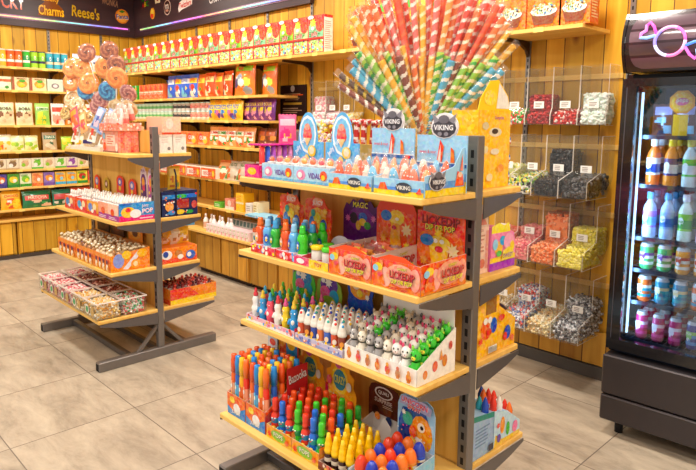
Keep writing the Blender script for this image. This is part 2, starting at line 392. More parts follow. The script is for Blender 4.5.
logo_B(-5.02, 2.84, .2, .1, [('t','KitKat',.5,.5,.8,'#D8C8A8',.98)], 'small cream lettering at the right end of the back fascia')
# rainbow LED strips
def rainbow(n, seed):
    import colorsys
    r = random.Random(seed); st = r.random(); o = []
    for i in range(n):
        h = (st + i/n*1.6 + .05*math.sin(i*.9)) % 1; c = colorsys.hsv_to_rgb(h, .72, 1.0); o.append((c[0], c[1]*.75, c[2], 1))
    return o
t = thing('led_strip', 'rainbow light strip along the left fascia', 'light strip', (XA+.06, 0, 2.57))
cs = rainbow(60, 3); m = MB()
for i in range(60): m.box(-.004, .6+i*.0465, -.006, .006, .6+(i+1)*.0465, .006, cs[i], 'led')
m.obj('light_tube', t); MB().box(-.0102, .58, -.02, -.004, 3.42, .02, '#7A5A70', 'steel').obj('channel', t)
t = thing('led_strip', 'rainbow light strip along the back wall fascia', 'light strip', (0, YB-.055, 2.555))
cs = rainbow(60, 8); m = MB()
for i in range(60): m.box(-7.1+i*.05, -.006, -.006, -7.1+(i+1)*.05, .004, .006, cs[i], 'led')
m.obj('light_tube', t); MB().box(-7.12, .004, -.02, -4.08, .0098, .02, '#7A5A70', 'steel').obj('channel', t)

# ------------------------------------------------ wall shelves
BR = '#4A3426'
def bracket_geo(m, L, along='y', c=BR):
    """wall bracket that runs from the wall (0) out to -L"""
    if along == 'y': m.prism([(0, -.095), (0, 0), (-L, 0), (-L, -.018), (-.09, -.03), (-.03, -.055)], 0, -.009, .009, c, 'steel')
    else: m.prism([(0, -.095), (0, 0), (L, 0), (L, -.018), (.09, -.03), (.03, -.055)], 1, -.009, .009, c, 'steel')
    return m
def wall_shelf(x0, x1, z, L, posts, label, tabs=True):
    t = thing('wall_shelf', label, 'shelf', (0, YB-.012, z), group=None)
    MB().cbox(x0, -L, -.022, x1, -.002, 0, 'tan', 'board', .002).obj('board', t)
    for px in posts:
        m = bracket_geo(MB(), L-.03); o = m.obj('bracket', t); o.location = (px, -.002, -.0225)
    if tabs:
        x = x0+.3; me = MB().box(0, -L-.003, -.024, .06, -L-.0002, .002, '#F7DC7A', 'gloss').mesh('price_tag')
        while x < x1-.1: o = bpy.data.objects.new('price_tag', me); COL.objects.link(o); o.parent = t; o.location = (x, 0, 0); x += .31
    return t
wall_shelf(-7.04, -1.50, 2.015, .34, PB[1:9], 'long top wall shelf under the cereal boxes')
W2 = dict(s1=1.715, s2=1.495, s3=1.25, s4=.935, s5=.66)
for k, nme in (('s1', 'second'), ('s2', 'third'), ('s3', 'fourth'), ('s4', 'fifth'), ('s5', 'lowest')):
    wall_shelf(-7.04, -4.22, W2[k], .33, PB[1:5], '%s wall shelf from the top on the back wall, left section' % nme)
A2 = dict(a1=2.03, a2=1.79, a3=1.425, a4=1.15, a5=.955, a6=.765, a7=.53)
def wall_shelf_A(z, label, y1=3.02, L=.25):
    t = thing('wall_shelf', label, 'shelf', (XA+.012, 0, z))
    MB().cbox(.002, .9, -.022, L, y1, 0, 'tan', 'boardY', .002).obj('board', t)
    for py in PA[1:]:
        if py > y1 or z < .6: continue
        o = bracket_geo(MB(), L-.03, 'x').obj('bracket', t); o.location = (.002, py, -.0225)
    y = 1.7; me = MB().box(L+.0002, 0, -.024, L+.003, .06, .002, '#F7DC7A', 'gloss').mesh('price_tag')
    while y < y1-.1: o = bpy.data.objects.new('price_tag', me); COL.objects.link(o); o.parent = t; o.location = (0, y, 0); y += .31
for k, nm_ in zip(A2, ('top', 'second', 'third', 'fourth', 'fifth', 'sixth', 'lowest')):
    wall_shelf_A(A2[k], '%s wall shelf on the left wall%s' % (nm_, '' if nm_ == 'top' else ' counting down' if nm_ != 'lowest' else ' above the cabinet'))

# ------------------------------------------------ low cabinets
def cabinet_B(x0, x1, label, ztop=.40, front=3.115):
    t = thing('base_cabinet', label, 'cabinet', ((x0+x1)/2, front, 0)); w = (x1-x0)/2 - .003
    MB().box(-w, .022, .04, w, YB-front-.015, ztop, 'brown', 'panelX').obj('body', t)
    MB().box(-w, .05, 0, w, YB-front-.03, .0398, '#3A2E26', 'matte').obj('plinth', t)
    h = w
    for a, b in ((-w, -.003), (.003, w)):
        MB().cbox(a+.01, 0, .055, b-.01, .0215, ztop-.015, 'tan', 'panelX', .002).obj('door', t)
def cabinet_A(y0, y1, label, ztop=.40, front=-7.09):
    t = thing('base_cabinet', label, 'cabinet', (front, (y0+y1)/2, 0)); w = (y1-y0)/2 - .003
    MB().box(XA-front+.013, -w, .04, -.022, w, ztop, 'brown', 'pineY').obj('body', t)
    for a, b in ((-w, -.003), (.003, w)):
        MB().cbox(-.0215, a+.01, .055, 0, b-.01, ztop-.015, 'tan', 'pineY', .002).obj('door', t)
for i, (a, b) in enumerate(((-5.34, -4.44), (-4.42, -3.62))):
    cabinet_B(a, b, ('pine base cabinet on the back wall nearest the corner', 'pine base cabinet on the back wall, mostly behind the centre rack')[i])
cabinet_A(.95, 1.98, 'pine base cabinet on the left wall, nearer the photo edge'); cabinet_A(1.99, 3.02, 'pine base cabinet on the left wall, nearer the corner')
solo('worktop', MB().cbox(-6.93, 3.085, .403, -3.6, YB-.016, .425, 'tan', 'board', .002), 'pine worktop over the back wall cabinets', 'worktop')
solo('worktop', MB().cbox(XA+.016, .95, .403, -7.06, 3.04, .425, 'tan', 'boardY', .002), 'pine worktop over the left wall cabinets', 'worktop')
# low wood panelling behind the sweet bins
solo('wall_panel', MB().box(-3.3, 3.485, .08, -1.2, YB-.013, .28, 'tan', 'panelX'), 'plank panel on the back wall below the lowest sweet bins', 'panel')
def menu(z0, z1, x0, x1, label, ops):
    t = thing('menu_board', label, 'sign', ((x0+x1)/2, YB-.002, z0)); w = x1-x0; h = z1-z0
    MB().cbox(-w/2, -.014, 0, w/2, 0, h, '#2A1410', 'matte').obj('board', t)
    m = MB().art((-w/2, -.0142, 0), (1,0,0), (0,0,1), w, h, ops, mat='matte'); m.obj('lettering', t)
menu(1.54, 1.81, -4.47, -4.11, 'upper dark menu board on the pine strip', [('d',.5,.88,.08,'#B8B0A8'),('r',.15,.7,.8,.72,'#C9A070'),('r',.5,.66,.9,.69,'#E05A20'),('w',.2,.5,.8,.6,2,'#A88A70'),('r',.15,.36,.85,.43,'#C9A23A'),('w',.12,.08,.88,.28,3,'#B89A80')])
menu(1.22, 1.49, -4.47, -4.11, 'lower dark menu board on the pine strip', [('r',.2,.7,.8,.74,'#C9A070'),('w',.15,.15,.85,.6,5,'#B89A80')])
# ================================================================== THE TWO RACKS
ST = '#7D7876'; SD = '#5B5757'
def rack(label, x0, x1, yc, shelves, footf, footr):
    """x0..x1 outer faces, shelves = [(z, front y, rear y)]"""
    t = thing('display_rack', label, 'display rack', ((x0+x1)/2, yc, 0)); X0 = x0-(x0+x1)/2; X1 = -X0
    for s in (-1, 1):
        xa, xb = (X0, X0+.042) if s < 0 else (X1-.042, X1)
        m = MB().cbox(xa, -.02, .06, xb, .02, 1.455, ST, 'steel', .003)
        for k in range(27):
            z = .16+k*.047
            m.box((xa+xb)/2-.006, -.0207, z, (xa+xb)/2+.006, -.0197, z+.026, 'black', 'matte')
            m.box((xa+xb)/2-.006, .0197, z, (xa+xb)/2+.006, .0207, z+.026, 'black', 'matte')
        m.obj('post', t)
        m = MB().cbox(xa-.004, footf-yc, 0, xb+.004, footr-yc, .058, ST, 'steel', .004)
        m.box(xa+.002, footf-yc-.001, .006, xb-.002, footf-yc, .05, 'black', 'matte'); m.box(xa+.002, footr-yc, .006, xb-.002, footr-yc+.001, .05, 'black', 'matte')
        m.obj('foot', t)
        for q in (-1, 1):
            MB().tube([((xa+xb)/2, q*.155, .05), ((xa+xb)/2, q*.018, .2)], .013, ST, 4, 'steel', smooth=False).obj('brace', t)
    for y in (-.19, 0, .19): MB().cbox(X0+.047, y-.016, .012, X1-.047, y+.016, .05, SD, 'steel', .003).obj('rail', t)
    zs = [s[0] for s in shelves]
    for k, z in enumerate(zs):
        lo = z+.002; hi = (zs[k-1]-.032) if k else z+.14
        MB().box(X0+.044, -.009, lo, X1-.044, .009, hi, 'tan', 'rackwood').obj('back_panel', t)
    for z, yf, yr in shelves:
        for side, L in ((-1, yc-yf), (1, yr-yc)):
            sh = MB().cbox(X0+.004, side*.011 if side > 0 else -L, -.022, X1-.004, L if side > 0 else -.011, 0, 'tan', 'board', .003)
            # notch free board: sits between the end brackets
            o = sh.obj('shelf', t); o.location = (0, 0, z)
            for xs in (X0-.003, X1-.001):
                d = side*L
                pts = [(side*.022, -.022), (d*.985, -.022), (d*.985, -.034), (d*.72, -.058), (side*.022, -.095)]
                b = MB().prism(pts, 0, xs, xs+.004, '#6A6668', 'steel'); bo = b.obj('shelf_bracket', o)
    return t
GX0, GX1, GY = -2.10, -1.14, 1.73
rack('large centre rack with four shelves, twisted candy sticks on top', GX0, GX1, GY, [(1.27,1.43,2.0),(.968,1.42,2.02),(.668,1.425,2.03),(.288,1.315,2.10)], 1.31, 2.13)
LX0, LX1, LY = -4.51, -3.505, 1.785
rack('smaller steel and pine rack on the left with wrapped lollipops on top', LX0, LX1, LY, [(1.29,1.60,2.03),(.888,1.52,2.09),(.585,1.475,2.075),(.31,1.39,2.18)], 1.377, 2.183)
#==PRODUCTS==
# ================================================================== PRODUCT KINDS
def box_mb(w, d, h, col, front=None, side=None, top=None, mat='paper', back=None, left=None):
    """closed carton, base centred, front faces -y"""
    m = MB().cbox(-w/2, -d/2, 0, w/2, d/2, h, col, mat, min(.002, w*.03))
    e = .0003
    if front: m.art((-w/2, -d/2-e, 0), (1,0,0), (0,0,1), w, h, front, mat=mat)
    if side: m.art((w/2+e, -d/2, 0), (0,1,0), (0,0,1), d, h, side, mat=mat)
    if left: m.art((-w/2-e, d/2, 0), (0,-1,0), (0,0,1), d, h, left, mat=mat)
    if top: m.art((-w/2, -d/2, h+e), (1,0,0), (0,1,0), w, d, top, mat=mat)
    return m
def tray_mb(w, d, hf, hb, out, inn, front=None, side=None, left=None, t=.0025, mat='paper', hs=None):
    hs = hs or hf
    m = MB().box(-w/2, -d/2, 0, w/2, d/2, t, inn, mat)
    m.box(-w/2, -d/2, t, w/2, -d/2+t, hf, inn, mat); m.box(-w/2, d/2-t, t, w/2, d/2, hb, inn, mat)
    pts = [(-d/2+t, t), (d/2-t, t), (d/2-t, hb), (-d/2+t, hs)]
    for a in (-w/2, w/2-t): m.prism(pts, 0, a, a+t, inn, mat)
    e = .0003
    m.art((-w/2, -d/2-e, 0), (1,0,0), (0,0,1), w, hf, [('r',0,0,1,1,out)] + (front or []), mat=mat)
    H = max(hb, hs)
    for sgn, ops in ((1, side), (-1, left)):
        O = (w/2+e, -d/2, 0) if sgn > 0 else (-w/2-e, d/2, 0)
        poly = [(0,0),(1,0),(1,hb/H),(0,hs/H)] if sgn > 0 else [(0,0),(1,0),(1,hs/H),(0,hb/H)]
        m.art(O, (0,sgn,0), (0,0,1), d, H, [('p', poly, out)] + (ops or []), mat=mat)
    return m
def outline(kind, n=26):
    if kind == 'rect': return [(0,0),(1,0),(1,1),(0,1)]
    if kind == 'round': return [(0,0),(1,0),(1,.82),(.93,.95),(.8,1),(.2,1),(.07,.95),(0,.82)]
    if kind == 'arch': return [(0,0),(1,0),(1,.5)] + [(.5+.32*math.cos(a), .5+.5*math.sin(a)) for a in [PI*i/14 for i in range(15)]] + [(0,.5)]
    if kind == 'badge': return [(0,0),(1,0),(1,.72),(.74,.72)] + [(.5+.24*math.cos(a), .74+.26*math.sin(a)) for a in [PI*i/10 for i in range(11)]] + [(.26,.72),(0,.72)]
    if kind == 'crown': return [(0,0),(1,0),(1,.7),(.92,.86),(.84,.82),(.74,.95),(.62,.9),(.5,1),(.38,.9),(.26,.95),(.16,.82),(.08,.86),(0,.7)]
    if kind == 'burst':
        p = [(0,0),(1,0)]
        for i in range(13):
            a = PI*i/12; r = .5 if i % 2 == 0 else .42
            p.append((.5+r*math.cos(a), .5+r*math.sin(a)*1.0))
        return p
    if kind == 'cloud':
        return [(.06,0),(.94,0),(1,.2),(.95,.42),(1,.6),(.93,.78),(.8,.84),(.68,.98),(.5,.92),(.32,1),(.2,.85),(.06,.8),(0,.6),(.05,.42),(0,.2)]
def card_mb(w, h, kind, back, ops, t=.003, rng=None):
    pts = [(a*w-w/2, b*h) for a, b in outline(kind)]
    m = MB().prism(pts, 1, -t/2, t/2, back, 'paper')
    m.art((-w/2, -t/2-.0003, 0), (1,0,0), (0,0,1), w, h, ops, rng=rng); return m
def grid_bag(w, d, h, f, nu=14, nv=18, crimp=.07, mat='foil', backc=None):
    """filled pouch, colours from f(u,v) on front and back; crimped seals top and bottom"""
    m = MB(); vs = []; fs = []; cs = []
    def bulge(u, v):
        if v < crimp or v > 1-crimp: return .0012
        q = (v-crimp)/(1-2*crimp); return .0012 + d/2*(max(0, math.sin(PI*q))**.55)*(max(0, math.sin(PI*min(1, max(0, u))))**.6)
    for s in (-1, 1):
        o = len(vs)
        for j in range(nv+1):
            v = j/nv; nar = 1 - .05*math.sin(PI*v)
            for i in range(nu+1):
                u = i/nu; vs.append(((u-.5)*w*nar, s*bulge(u, v), v*h + .002*math.sin(i*2.2)*(v > 1-crimp)))
        for j in range(nv):
            for i in range(nu):
                a = o+j*(nu+1)+i; q = (a, a+1, a+nu+2, a+nu+1); fs.append(q if s < 0 else q[::-1])
                cs.append(f((i+.5)/nu, (j+.5)/nv) if s < 0 or backc is None else backc)
    return m.add(vs, fs, cs, mat, True)
def bagf(bg, band, acc, win=None, bandy=(.62,.86), seed=0):
    r = random.Random(seed); bl = [(r.uniform(.15,.85), r.uniform(.1,.55), r.uniform(.09,.2), r.choice(acc)) for _ in range(7)]
    def f(u, v):
        if v > .93 or v < .06: return bg
        if bandy[0] < v < bandy[1] and .08 < u < .92: return band
        for x, y, q, c in bl:
            if (u-x)**2 + ((v-y)*1.3)**2 < q*q: return c
        if win and (u-.5)**2/.14 + (v-.3)**2/.04 < 1: return win
        return bg
    return f
def bag_kind(w, d, h, bg, band, acc, txt=None, tc='white', win=None, seed=0, bandy=(.62,.86), name='sweet_bag', res=(14,18)):
    def fn():
        m = grid_bag(w, d, h, bagf(bg, band, acc, win, bandy, seed), *res)
        if txt:
            m.art((-w/2, -d/2*.98-.001, 0), (1,0,0), (0,0,1), w, h, [('t', txt, .5, sum(bandy)/2, (bandy[1]-bandy[0])*.62, tc, .7)], mat='foil')
        return m.obj(name)
    return Kind(fn)
def box_kind(w, d, h, col, front, side=None, top=None, name='sweet_box', left=None):
    return Kind(lambda: box_mb(w, d, h, col, front, side, top, left=left).obj(name))

# --- cereal-style boxes on the top shelf
LOOPS = ['red','orange','yellow','lgreen','lblue','purple','pink','white']
def loops_front(c, seed):
    r = random.Random(seed)
    return [('r',0,0,1,1,'#D8321E'),('r',.03,.42,.97,.74,c),('r',.06,.03,.94,.35,'#BFE08A'),('k',.05,.05,.95,.36,60,.042,LOOPS),('d',.74,.74,.26,'#F04A1C',.19),('d',.78,.9,.16,'#E8301A',.1),
            ('d',.3,.72,.2,c,.15),('s',.32,.8,.22,'#F5E21A'),('d',.18,.95,.2,'white',.05),('d',.3,.66,.1,'white',.05),('w',.08,.44,.9,.58,3,'#3F9A3A'),('t','jelly',.42,.5,.16,'#C81E1E',.7,.1,'white'),('r',.0,.37,1,.41,'#D8321E')]
loop_kinds = [box_kind(.177, .09, .282, '#D8301E', loops_front(c, i), [('r',0,0,1,1,'#F3EEE6'),('w',.1,.1,.9,.85,14,'#B8A8A0'),('r',0,.93,1,1,'#D8301E')], name='cereal_box') for i, c in enumerate(('#9BD83A','#C8E6A0','#8FD0A0','#DDEFA0'))]
def bowl_front(seed):
    return [('r',0,0,1,1,'#F57A12'),('p',[(0,.62),(1,.72),(1,1),(0,1)],'#F2641A'),('d',.2,.86,.2,'#4FB83A',.12),('d',.8,.84,.2,'#E8D03A',.1),('t','PUFFS',.5,.64,.13,'#FFE23A',.85,.04,'#3F8A20'),
            ('p',[(.1,.3),(.9,.3),(.78,.06),(.22,.06)],'#8A4A2A'),('d',.5,.3,.4,'#FFF4E2',.09),('k',.16,.25,.84,.42,90,.028,['#F3E6C0','#E8A040','#4A8FBF','#8FB84A','#F4EEE0','#5A4030','#D8C8A0'])]
bowl_kind = box_kind(.2, .1, .3, '#F07812', bowl_front(1), [('r',0,0,1,1,'#E86A16'),('w',.1,.1,.9,.5,8,'#F8D8A8'),('d',.5,.75,.3,'#4FB83A',.1)], name='cereal_box')
parrot_kind = box_kind(.2, .09, .3, '#F07812', [('r',0,0,1,1,'#F4821A'),('d',.55,.8,.34,'#F2601A',.13),('d',.3,.68,.2,'#7FB89A',.1),('r',.1,.45,.92,.56,'#FFC81E'),('t','CRUNCH',.5,.505,.07,'#B83A12',.7),('p',[(.15,.26),(.85,.26),(.75,.06),(.25,.06)],'#6A2E1C'),('k',.18,.2,.82,.34,60,.035,['#F0D8A0','#D88A30','#8A4A20','white'])],
                       [('r',0,0,1,1,'#E86A16')], name='cereal_box')

# --- cans, tubes
def tall_can(c1, c2, c3):
    def fn():
        m = MB().lathe([(.001,0,'lgrey'),(.036,0,'lgrey'),(.037,.004,'lgrey'),(.037,.05,c1),(.037,.075,c2),(.037,.12,c3),(.037,.165,c1),(.0375,.167,'lgrey')], 18, 'gloss', cap=False)
        m.art((-.012,-.0375,.075), (1,0,0), (0,0,1), .024, .06, [('d',.5,.5,.4,'white',.35),('d',.5,.45,.25,c1,.2)], mat='gloss')
        o = m.obj('snack_can'); MB().lathe([(.038,.165,'white'),(.038,.176,c2),(.001,.176,c2)], 18, 'gloss').obj('lid', o); return o
    return Kind(fn)
def drink_can(c1, c2, c3, r=.031, h=.125, seed=0):
    def fn():
        rg = random.Random(seed); m = MB()
        prof = [(.001,0,'lgrey'),(r*.72,.0,'lgrey'),(r,.01,c1)]
        for k in range(1, 8): prof.append((r, .01+k*(h-.026)/7, (c1, c2, c3, c2, c1)[min(4, abs(k-3)+ (k > 5))] if k > 1 else c1))
        prof += [(r*.8, h-.002, 'lgrey'),(r*.82,h,'lgrey'),(r*.76,h-.004,'lgrey'),(.001,h-.004,'#B8B8BC')]
        m.lathe(prof, 16, 'gloss', cap=False)
        m.art((-.016,-r-.0004,.03), (1,0,0), (0,0,1), .032, .06, [('d',.5,.6,.42,c3,.3),('d',.4,.35,.22,'white',.14),('s',.62,.3,.22,c2),('t','POP',.5,.8,.2,'white',.8)], mat='gloss')
        return m.obj('drink_can')
    return Kind(fn)
def drink_bottle(c1, c2, cap, liq, r=.03, h=.2):
    def fn():
        m = MB().lathe([(.001,0,liq),(r*.9,0,liq),(r,.008,liq),(r,.05,liq),(r*.96,.06,c1),(r*.98,.1,c2),(r*1.0,.128,c1),(r*.86,.15,liq),(r*.5,.172,liq),(r*.42,.176,liq),(r*.42,.182,liq)], 16, 'gloss', cap=False)
        m.art((-.016,-r-.0008,.064), (1,0,0), (0,0,1), .032, .06, [('d',.5,.5,.44,'white',.3),('t','fruit',.5,.5,.25,c2,.8),('d',.7,.2,.2,c2,.14)], mat='gloss')
        o = m.obj('drink_bottle'); MB().lathe([(r*.52,.183,cap),(r*.54,.186,cap),(r*.54,h,cap),(.001,h+.001,cap)], 14, 'gloss').obj('bottle_cap', o); return o
    return Kind(fn)

# --- the sweets that stand in trays
def grip_bottle(c, cap, lab):      # ridged squeeze bottle on rack shelf two
    def fn():
        p = [(.001,0,'#F4E8F0'),(.019,0,'#F4E8F0'),(.02,.006,'#F4E8F0'),(.02,.03,'#F6D8E4'),(.018,.034,c),(.0205,.042,c),(.021,.06,c),(.019,.066,c),(.0205,.072,c),(.021,.088,c),(.0165,.1,c),(.013,.104,c)]
        m = MB().lathe(p, 16, 'gloss', cap=False)
        m.art((-.012,-.0216,.038), (1,0,0), (0,0,1), .024, .045, [('d',.5,.5,.45,lab,.42),('s',.5,.55,.3,'white'),('d',.5,.35,.2,'yellow',.12)], mat='gloss')
        o = m.obj('squeeze_bottle'); MB().lathe([(.0135,.104,cap),(.0135,.112,cap),(.0115,.118,cap),(.012,.128,cap),(.009,.136,cap),(.001,.137,cap)], 14, 'gloss').obj('bottle_cap', o); return o
    return Kind(fn)
def figure_spray(c, base, hat):    # slim spray bottle with a little figure shape
    def fn():
        m = MB().lathe([(.001,0,base),(.019,0,base),(.0195,.012,base),(.015,.018,base),(.017,.03,c),(.0185,.045,c),(.0165,.06,c),(.0125,.07,c),(.015,.082,c),(.0145,.094,c),(.009,.102,c)], 14, 'gloss', cap=False)
        m.ball((0,-.0155,.05), (.008,.004,.011), 'white', 'gloss', 8, 5); m.ball((-.0065,-.012,.086), .0028, 'white', 'gloss', 6, 4); m.ball((.0065,-.012,.086), .0028, 'white', 'gloss', 6, 4)
        o = m.obj('spray_bottle'); MB().lathe([(.0095,.102,hat),(.0105,.112,hat),(.006,.12,hat),(.0065,.13,hat),(.001,.137,hat)], 12, 'gloss').obj('nozzle', o)
        for s in (-1, 1): MB().tube([(s*.0165,-.002,.062),(s*.021,-.006,.05),(s*.0195,-.012,.042)], .0042, c, 6).obj('arm', o)
        return o
    return Kind(fn)
def cone_tube(c1, c2, tip):        # printed tube topped with a white whip
    def fn():
        m = MB().lathe([(.001,0,c2),(.0145,0,c2),(.0148,.02,c2),(.0152,.026,'white'),(.0156,.05,c1),(.016,.068,c1)], 14, 'gloss', cap=False)
        m.art((-.009,-.0166,.012), (1,0,0), (0,0,1), .018, .05, [('d',.5,.6,.45,c2,.2),('d',.4,.3,.25,'yellow',.14)], mat='gloss')
        o = m.obj('whip_tube')
        MB().lathe([(.0165,.068,'white'),(.0185,.074,'white'),(.0165,.082,'#EDE6DC'),(.0155,.084,'white'),(.0165,.09,'white'),(.0125,.098,'#EDE6DC'),(.0125,.1,'white'),(.0105,.107,'white'),(.004,.116,'white'),(.001,.12,tip)], 12, 'gloss').obj('whip', o)
        MB().ball((.003,-.008,.106), .0058, tip, 'gloss', 7, 5).obj('topper', o); return o
    return Kind(fn)
def animal_tube(c, belly, ear):    # small animal-shaped bottle
    def fn():
        m = MB().lathe([(.001,0,'#E9E2DA'),(.016,0,'#E9E2DA'),(.018,.008,c),(.0195,.024,c),(.0185,.042,c),(.014,.054,c),(.0125,.058,c)], 14, 'gloss', cap=False)
        m.ball((0,-.016,.028), (.011,.005,.016), belly, 'gloss', 10, 6)
        o = m.obj('animal_bottle')
        h = MB().ball((0,0,.075), (.0185,.0175,.0175), c, 'gloss', 12, 8); h.ball((0,-.0155,.07), (.0085,.005,.006), belly, 'gloss', 8, 5)
        for s in (-1, 1):
            h.ball((s*.0075,-.0155,.079), (.0026,.002,.0034), 'black', 'gloss', 6, 4)
        h.ball((0,-.0205,.0725), .0018, 'black', 'gloss', 5, 4); h.obj('head', o)
        for s in (-1, 1): MB().ball((s*.0115,0,.0925), (.0052,.0035,.0085), ear, 'gloss', 8, 5).obj('ear', o)
        for s in (-1, 1): MB().ball((s*.0185,-.006,.036), (.005,.0055,.011), c, 'gloss', 7, 5).obj('arm', o)
        return o
    return Kind(fn)
def long_tube(c, cap, lab):        # tall sweet-dust tube with a long cap
    def fn():
        m = MB().lathe([(.001,0,c),(.0125,0,c),(.0128,.004,c),(.0128,.06,c),(.0128,.1,lab),(.0128,.13,lab),(.0128,.165,c),(.0105,.172,c),(.0105,.176,c)], 12, 'gloss', cap=False)
        m.art((-.006,-.0133,.03), (1,0,0), (0,0,1), .012, .11, [('r',.1,0,.9,1,lab),('d',.5,.8,.4,'white',.08),('s',.5,.5,.5,'yellow'),('d',.5,.2,.4,'lblue',.07)], mat='gloss')
        o = m.obj('sweet_tube'); MB().lathe([(.0135,.176,cap),(.0135,.225,cap),(.0115,.235,cap),(.0112,.25,cap),(.001,.252,cap)], 12, 'gloss').obj('tube_cap', o); return o
    return Kind(fn)
def figure_tube(c, face, seed=0):  # tall bottle whose lower half is a moulded figure
    def fn():
        m = MB().lathe([(.001,0,c),(.0165,0,c),(.0175,.01,c),(.014,.02,face),(.017,.035,c),(.0175,.05,c),(.013,.058,c),(.0175,.07,face),(.0185,.085,face),(.016,.098,c),(.0115,.104,c),(.0125,.11,c)], 14, 'gloss', cap=False)
        m.ball((-.006,-.0165,.084), .0036, 'white', 'gloss', 7, 5); m.ball((.006,-.0165,.084), .0036, 'white', 'gloss', 7, 5); m.ball((0,-.018,.076), (.004,.003,.0025), 'red', 'gloss', 7, 4)
        m.ball((0,-.0155,.042), (.009,.004,.007), 'yellow', 'gloss', 8, 5)
        o = m.obj('figure_bottle'); MB().lathe([(.0125,.111,c),(.013,.125,c),(.0115,.13,c),(.0125,.136,c),(.0125,.165,c),(.0095,.172,c),(.001,.173,c)], 12, 'gloss').obj('bottle_cap', o)
        for s in (-1, 1): MB().tube([(s*.0165,0,.05),(s*.0225,-.006,.042),(s*.018,-.014,.036)], .0042, face, 6).obj('arm', o)
        return o
    return Kind(fn)
def cola_spray():
    m = MB().lathe([(.001,0,'#4A1C12'),(.0165,0,'#4A1C12'),(.017,.006,'#4A1C12'),(.017,.03,'#3A1610'),(.0172,.046,'#E8D8C0'),(.017,.05,'#3A1610'),(.014,.06,'#3A1610')], 14, 'gloss', cap=False)
    o = m.obj('spray_bottle')
    MB().lathe([(.0165,.0605,'yellow'),(.018,.07,'yellow'),(.0165,.08,'yellow'),(.0148,.086,'yellow'),(.016,.093,'yellow'),(.0135,.104,'yellow'),(.0115,.108,'yellow'),(.0125,.114,'yellow'),(.0085,.126,'yellow'),(.007,.14,'#FFD93A'),(.001,.142,'#FFD93A')], 14, 'gloss').obj('ridged_cap', o)
    return o
def egg(c1, c2, lab='white', tall=1):
    def fn():
        m = MB().ball((0,0,.03), (.023,.023,.03), c1, 'gloss', 16, 10, lambda k, i: c1 if k > 4 else c2)
        m.v = [(x, y, z*tall) for x, y, z in m.v]
        o = m.obj('surprise_egg'); b = MB().lathe([(.0235,.026,lab),(.0238,.034,lab)], 16, 'gloss', cap=False); b.art((-.012,-.0245,.024), (1,0,0), (0,0,1), .024, .014, [('d',.5,.5,.45,'yellow',.45),('s',.5,.5,.3,'red')], mat='gloss'); b.obj('label_band', o); return o
    return Kind(fn)
def small_jar(lid):
    def fn():
        m = MB().lathe([(.001,0,'#F0E0D8'),(.021,0,'#F0E0D8'),(.022,.004,'#E8D8D8'),(.022,.02,'#E8285A'),(.022,.05,'#E9E2D8'),(.0195,.056,'#D8CFC6')], 16, 'gloss', cap=False)
        o = m.obj('sweet_jar'); MB().lathe([(.0225,.0565,lid),(.0235,.06,lid),(.0235,.07,lid),(.02,.073,lid),(.001,.073,lid)], 16, 'gloss').obj('lid', o); return o
    return Kind(fn)
def wrapped_lolly(c1, c2, stick='white'):    # ghost-shaped jelly lolly in clear wrap
    def fn():
        m = MB().lathe([(.001,0,c1),(.0145,0,c1),(.017,.01,c1),(.0175,.028,c1),(.0155,.045,c2),(.011,.06,c2),(.005,.07,c2),(.001,.072,c2)], 12, 'candy', sy=.6)
        m.ball((-.005,-.0095,.05), .0026, 'white', 'candy', 6, 4); m.ball((.005,-.0095,.05), .0026, 'white', 'candy', 6, 4)
        o = m.obj('jelly_lolly')
        MB().lathe([(.0165,-.001,'white'),(.02,.01,'white'),(.0205,.03,'white'),(.0185,.05,'white'),(.012,.068,'white'),(.004,.078,'white'),(.009,.09,'white'),(.0105,.094,'white')], 12, 'cello', sy=.72, cap=False).obj('wrapper', o)
        return o
    return Kind(fn)
def cup_sweet(c):
    def fn():
        m = MB().lathe([(.001,0,'white'),(.014,0,'white'),(.0175,.03,'#E9EEF4'),(.0185,.033,'white'),(.001,.034,'white')], 12, 'gloss')
        o = m.obj('sweet_cup'); MB().ball((0,0,.042), (.0135,.011,.01), c, 'candy', 9, 6, rot=(.3,.2,0)).obj('jelly_top', o)
        MB().ball((0,0,.038), (.019,.019,.021), 'white', 'cello', 10, 6).obj('dome', o); return o
    return Kind(fn)
def round_lolly(c1, c2, r=.055, swirl=3, wrap=True):
    def fn():
        n, mrr = 24, 7; vs = []; fs = []; cs = []
        for s in (-1, 1):
            o0 = len(vs); vs.append((0, s*r*.2, .0))
            for k in range(1, mrr+1):
                q = k/mrr
                for i in range(n):
                    a = 2*PI*i/n; vs.append((r*q*math.cos(a), s*(r*.2*math.sqrt(max(0, 1-q**4))+.0005), r*q*math.sin(a)))
            for i in range(n):
                j = (i+1) % n; f = (o0, o0+1+i, o0+1+j); fs.append(f[::s]); cs.append(c1)
                for k in range(mrr-1):
                    f = (o0+1+k*n+i, o0+1+k*n+j, o0+1+(k+1)*n+j, o0+1+(k+1)*n+i); fs.append(f[::s]); cs.append(c1 if ((i*swirl/n + k*.28) % 1) < .58 else c2)
        m = MB().add(vs, fs, cs, 'candy', True); m.M = Matrix.Identity(4)
        o = m.obj('lollipop_head')
        root = bpy.data.objects.new('round_lollipop', None); COL.objects.link(root); root.empty_display_size = .03
        o.parent = root; o.location = (0, 0, .22)
        MB().tube([(0,0,0),(0,0,.166)], .0024, 'white', 6).obj('stick', root)
        if wrap:
            w = MB().ball((0,0,.22), (r*1.08,r*.27,r*1.08), 'white', 'cello', 18, 9); w.lathe([(.004,.158,'white'),(.014,.143,'white')], 8, 'cello', cap=False)
            w.obj('wrapper', root)
        return root
    return Kind(fn)
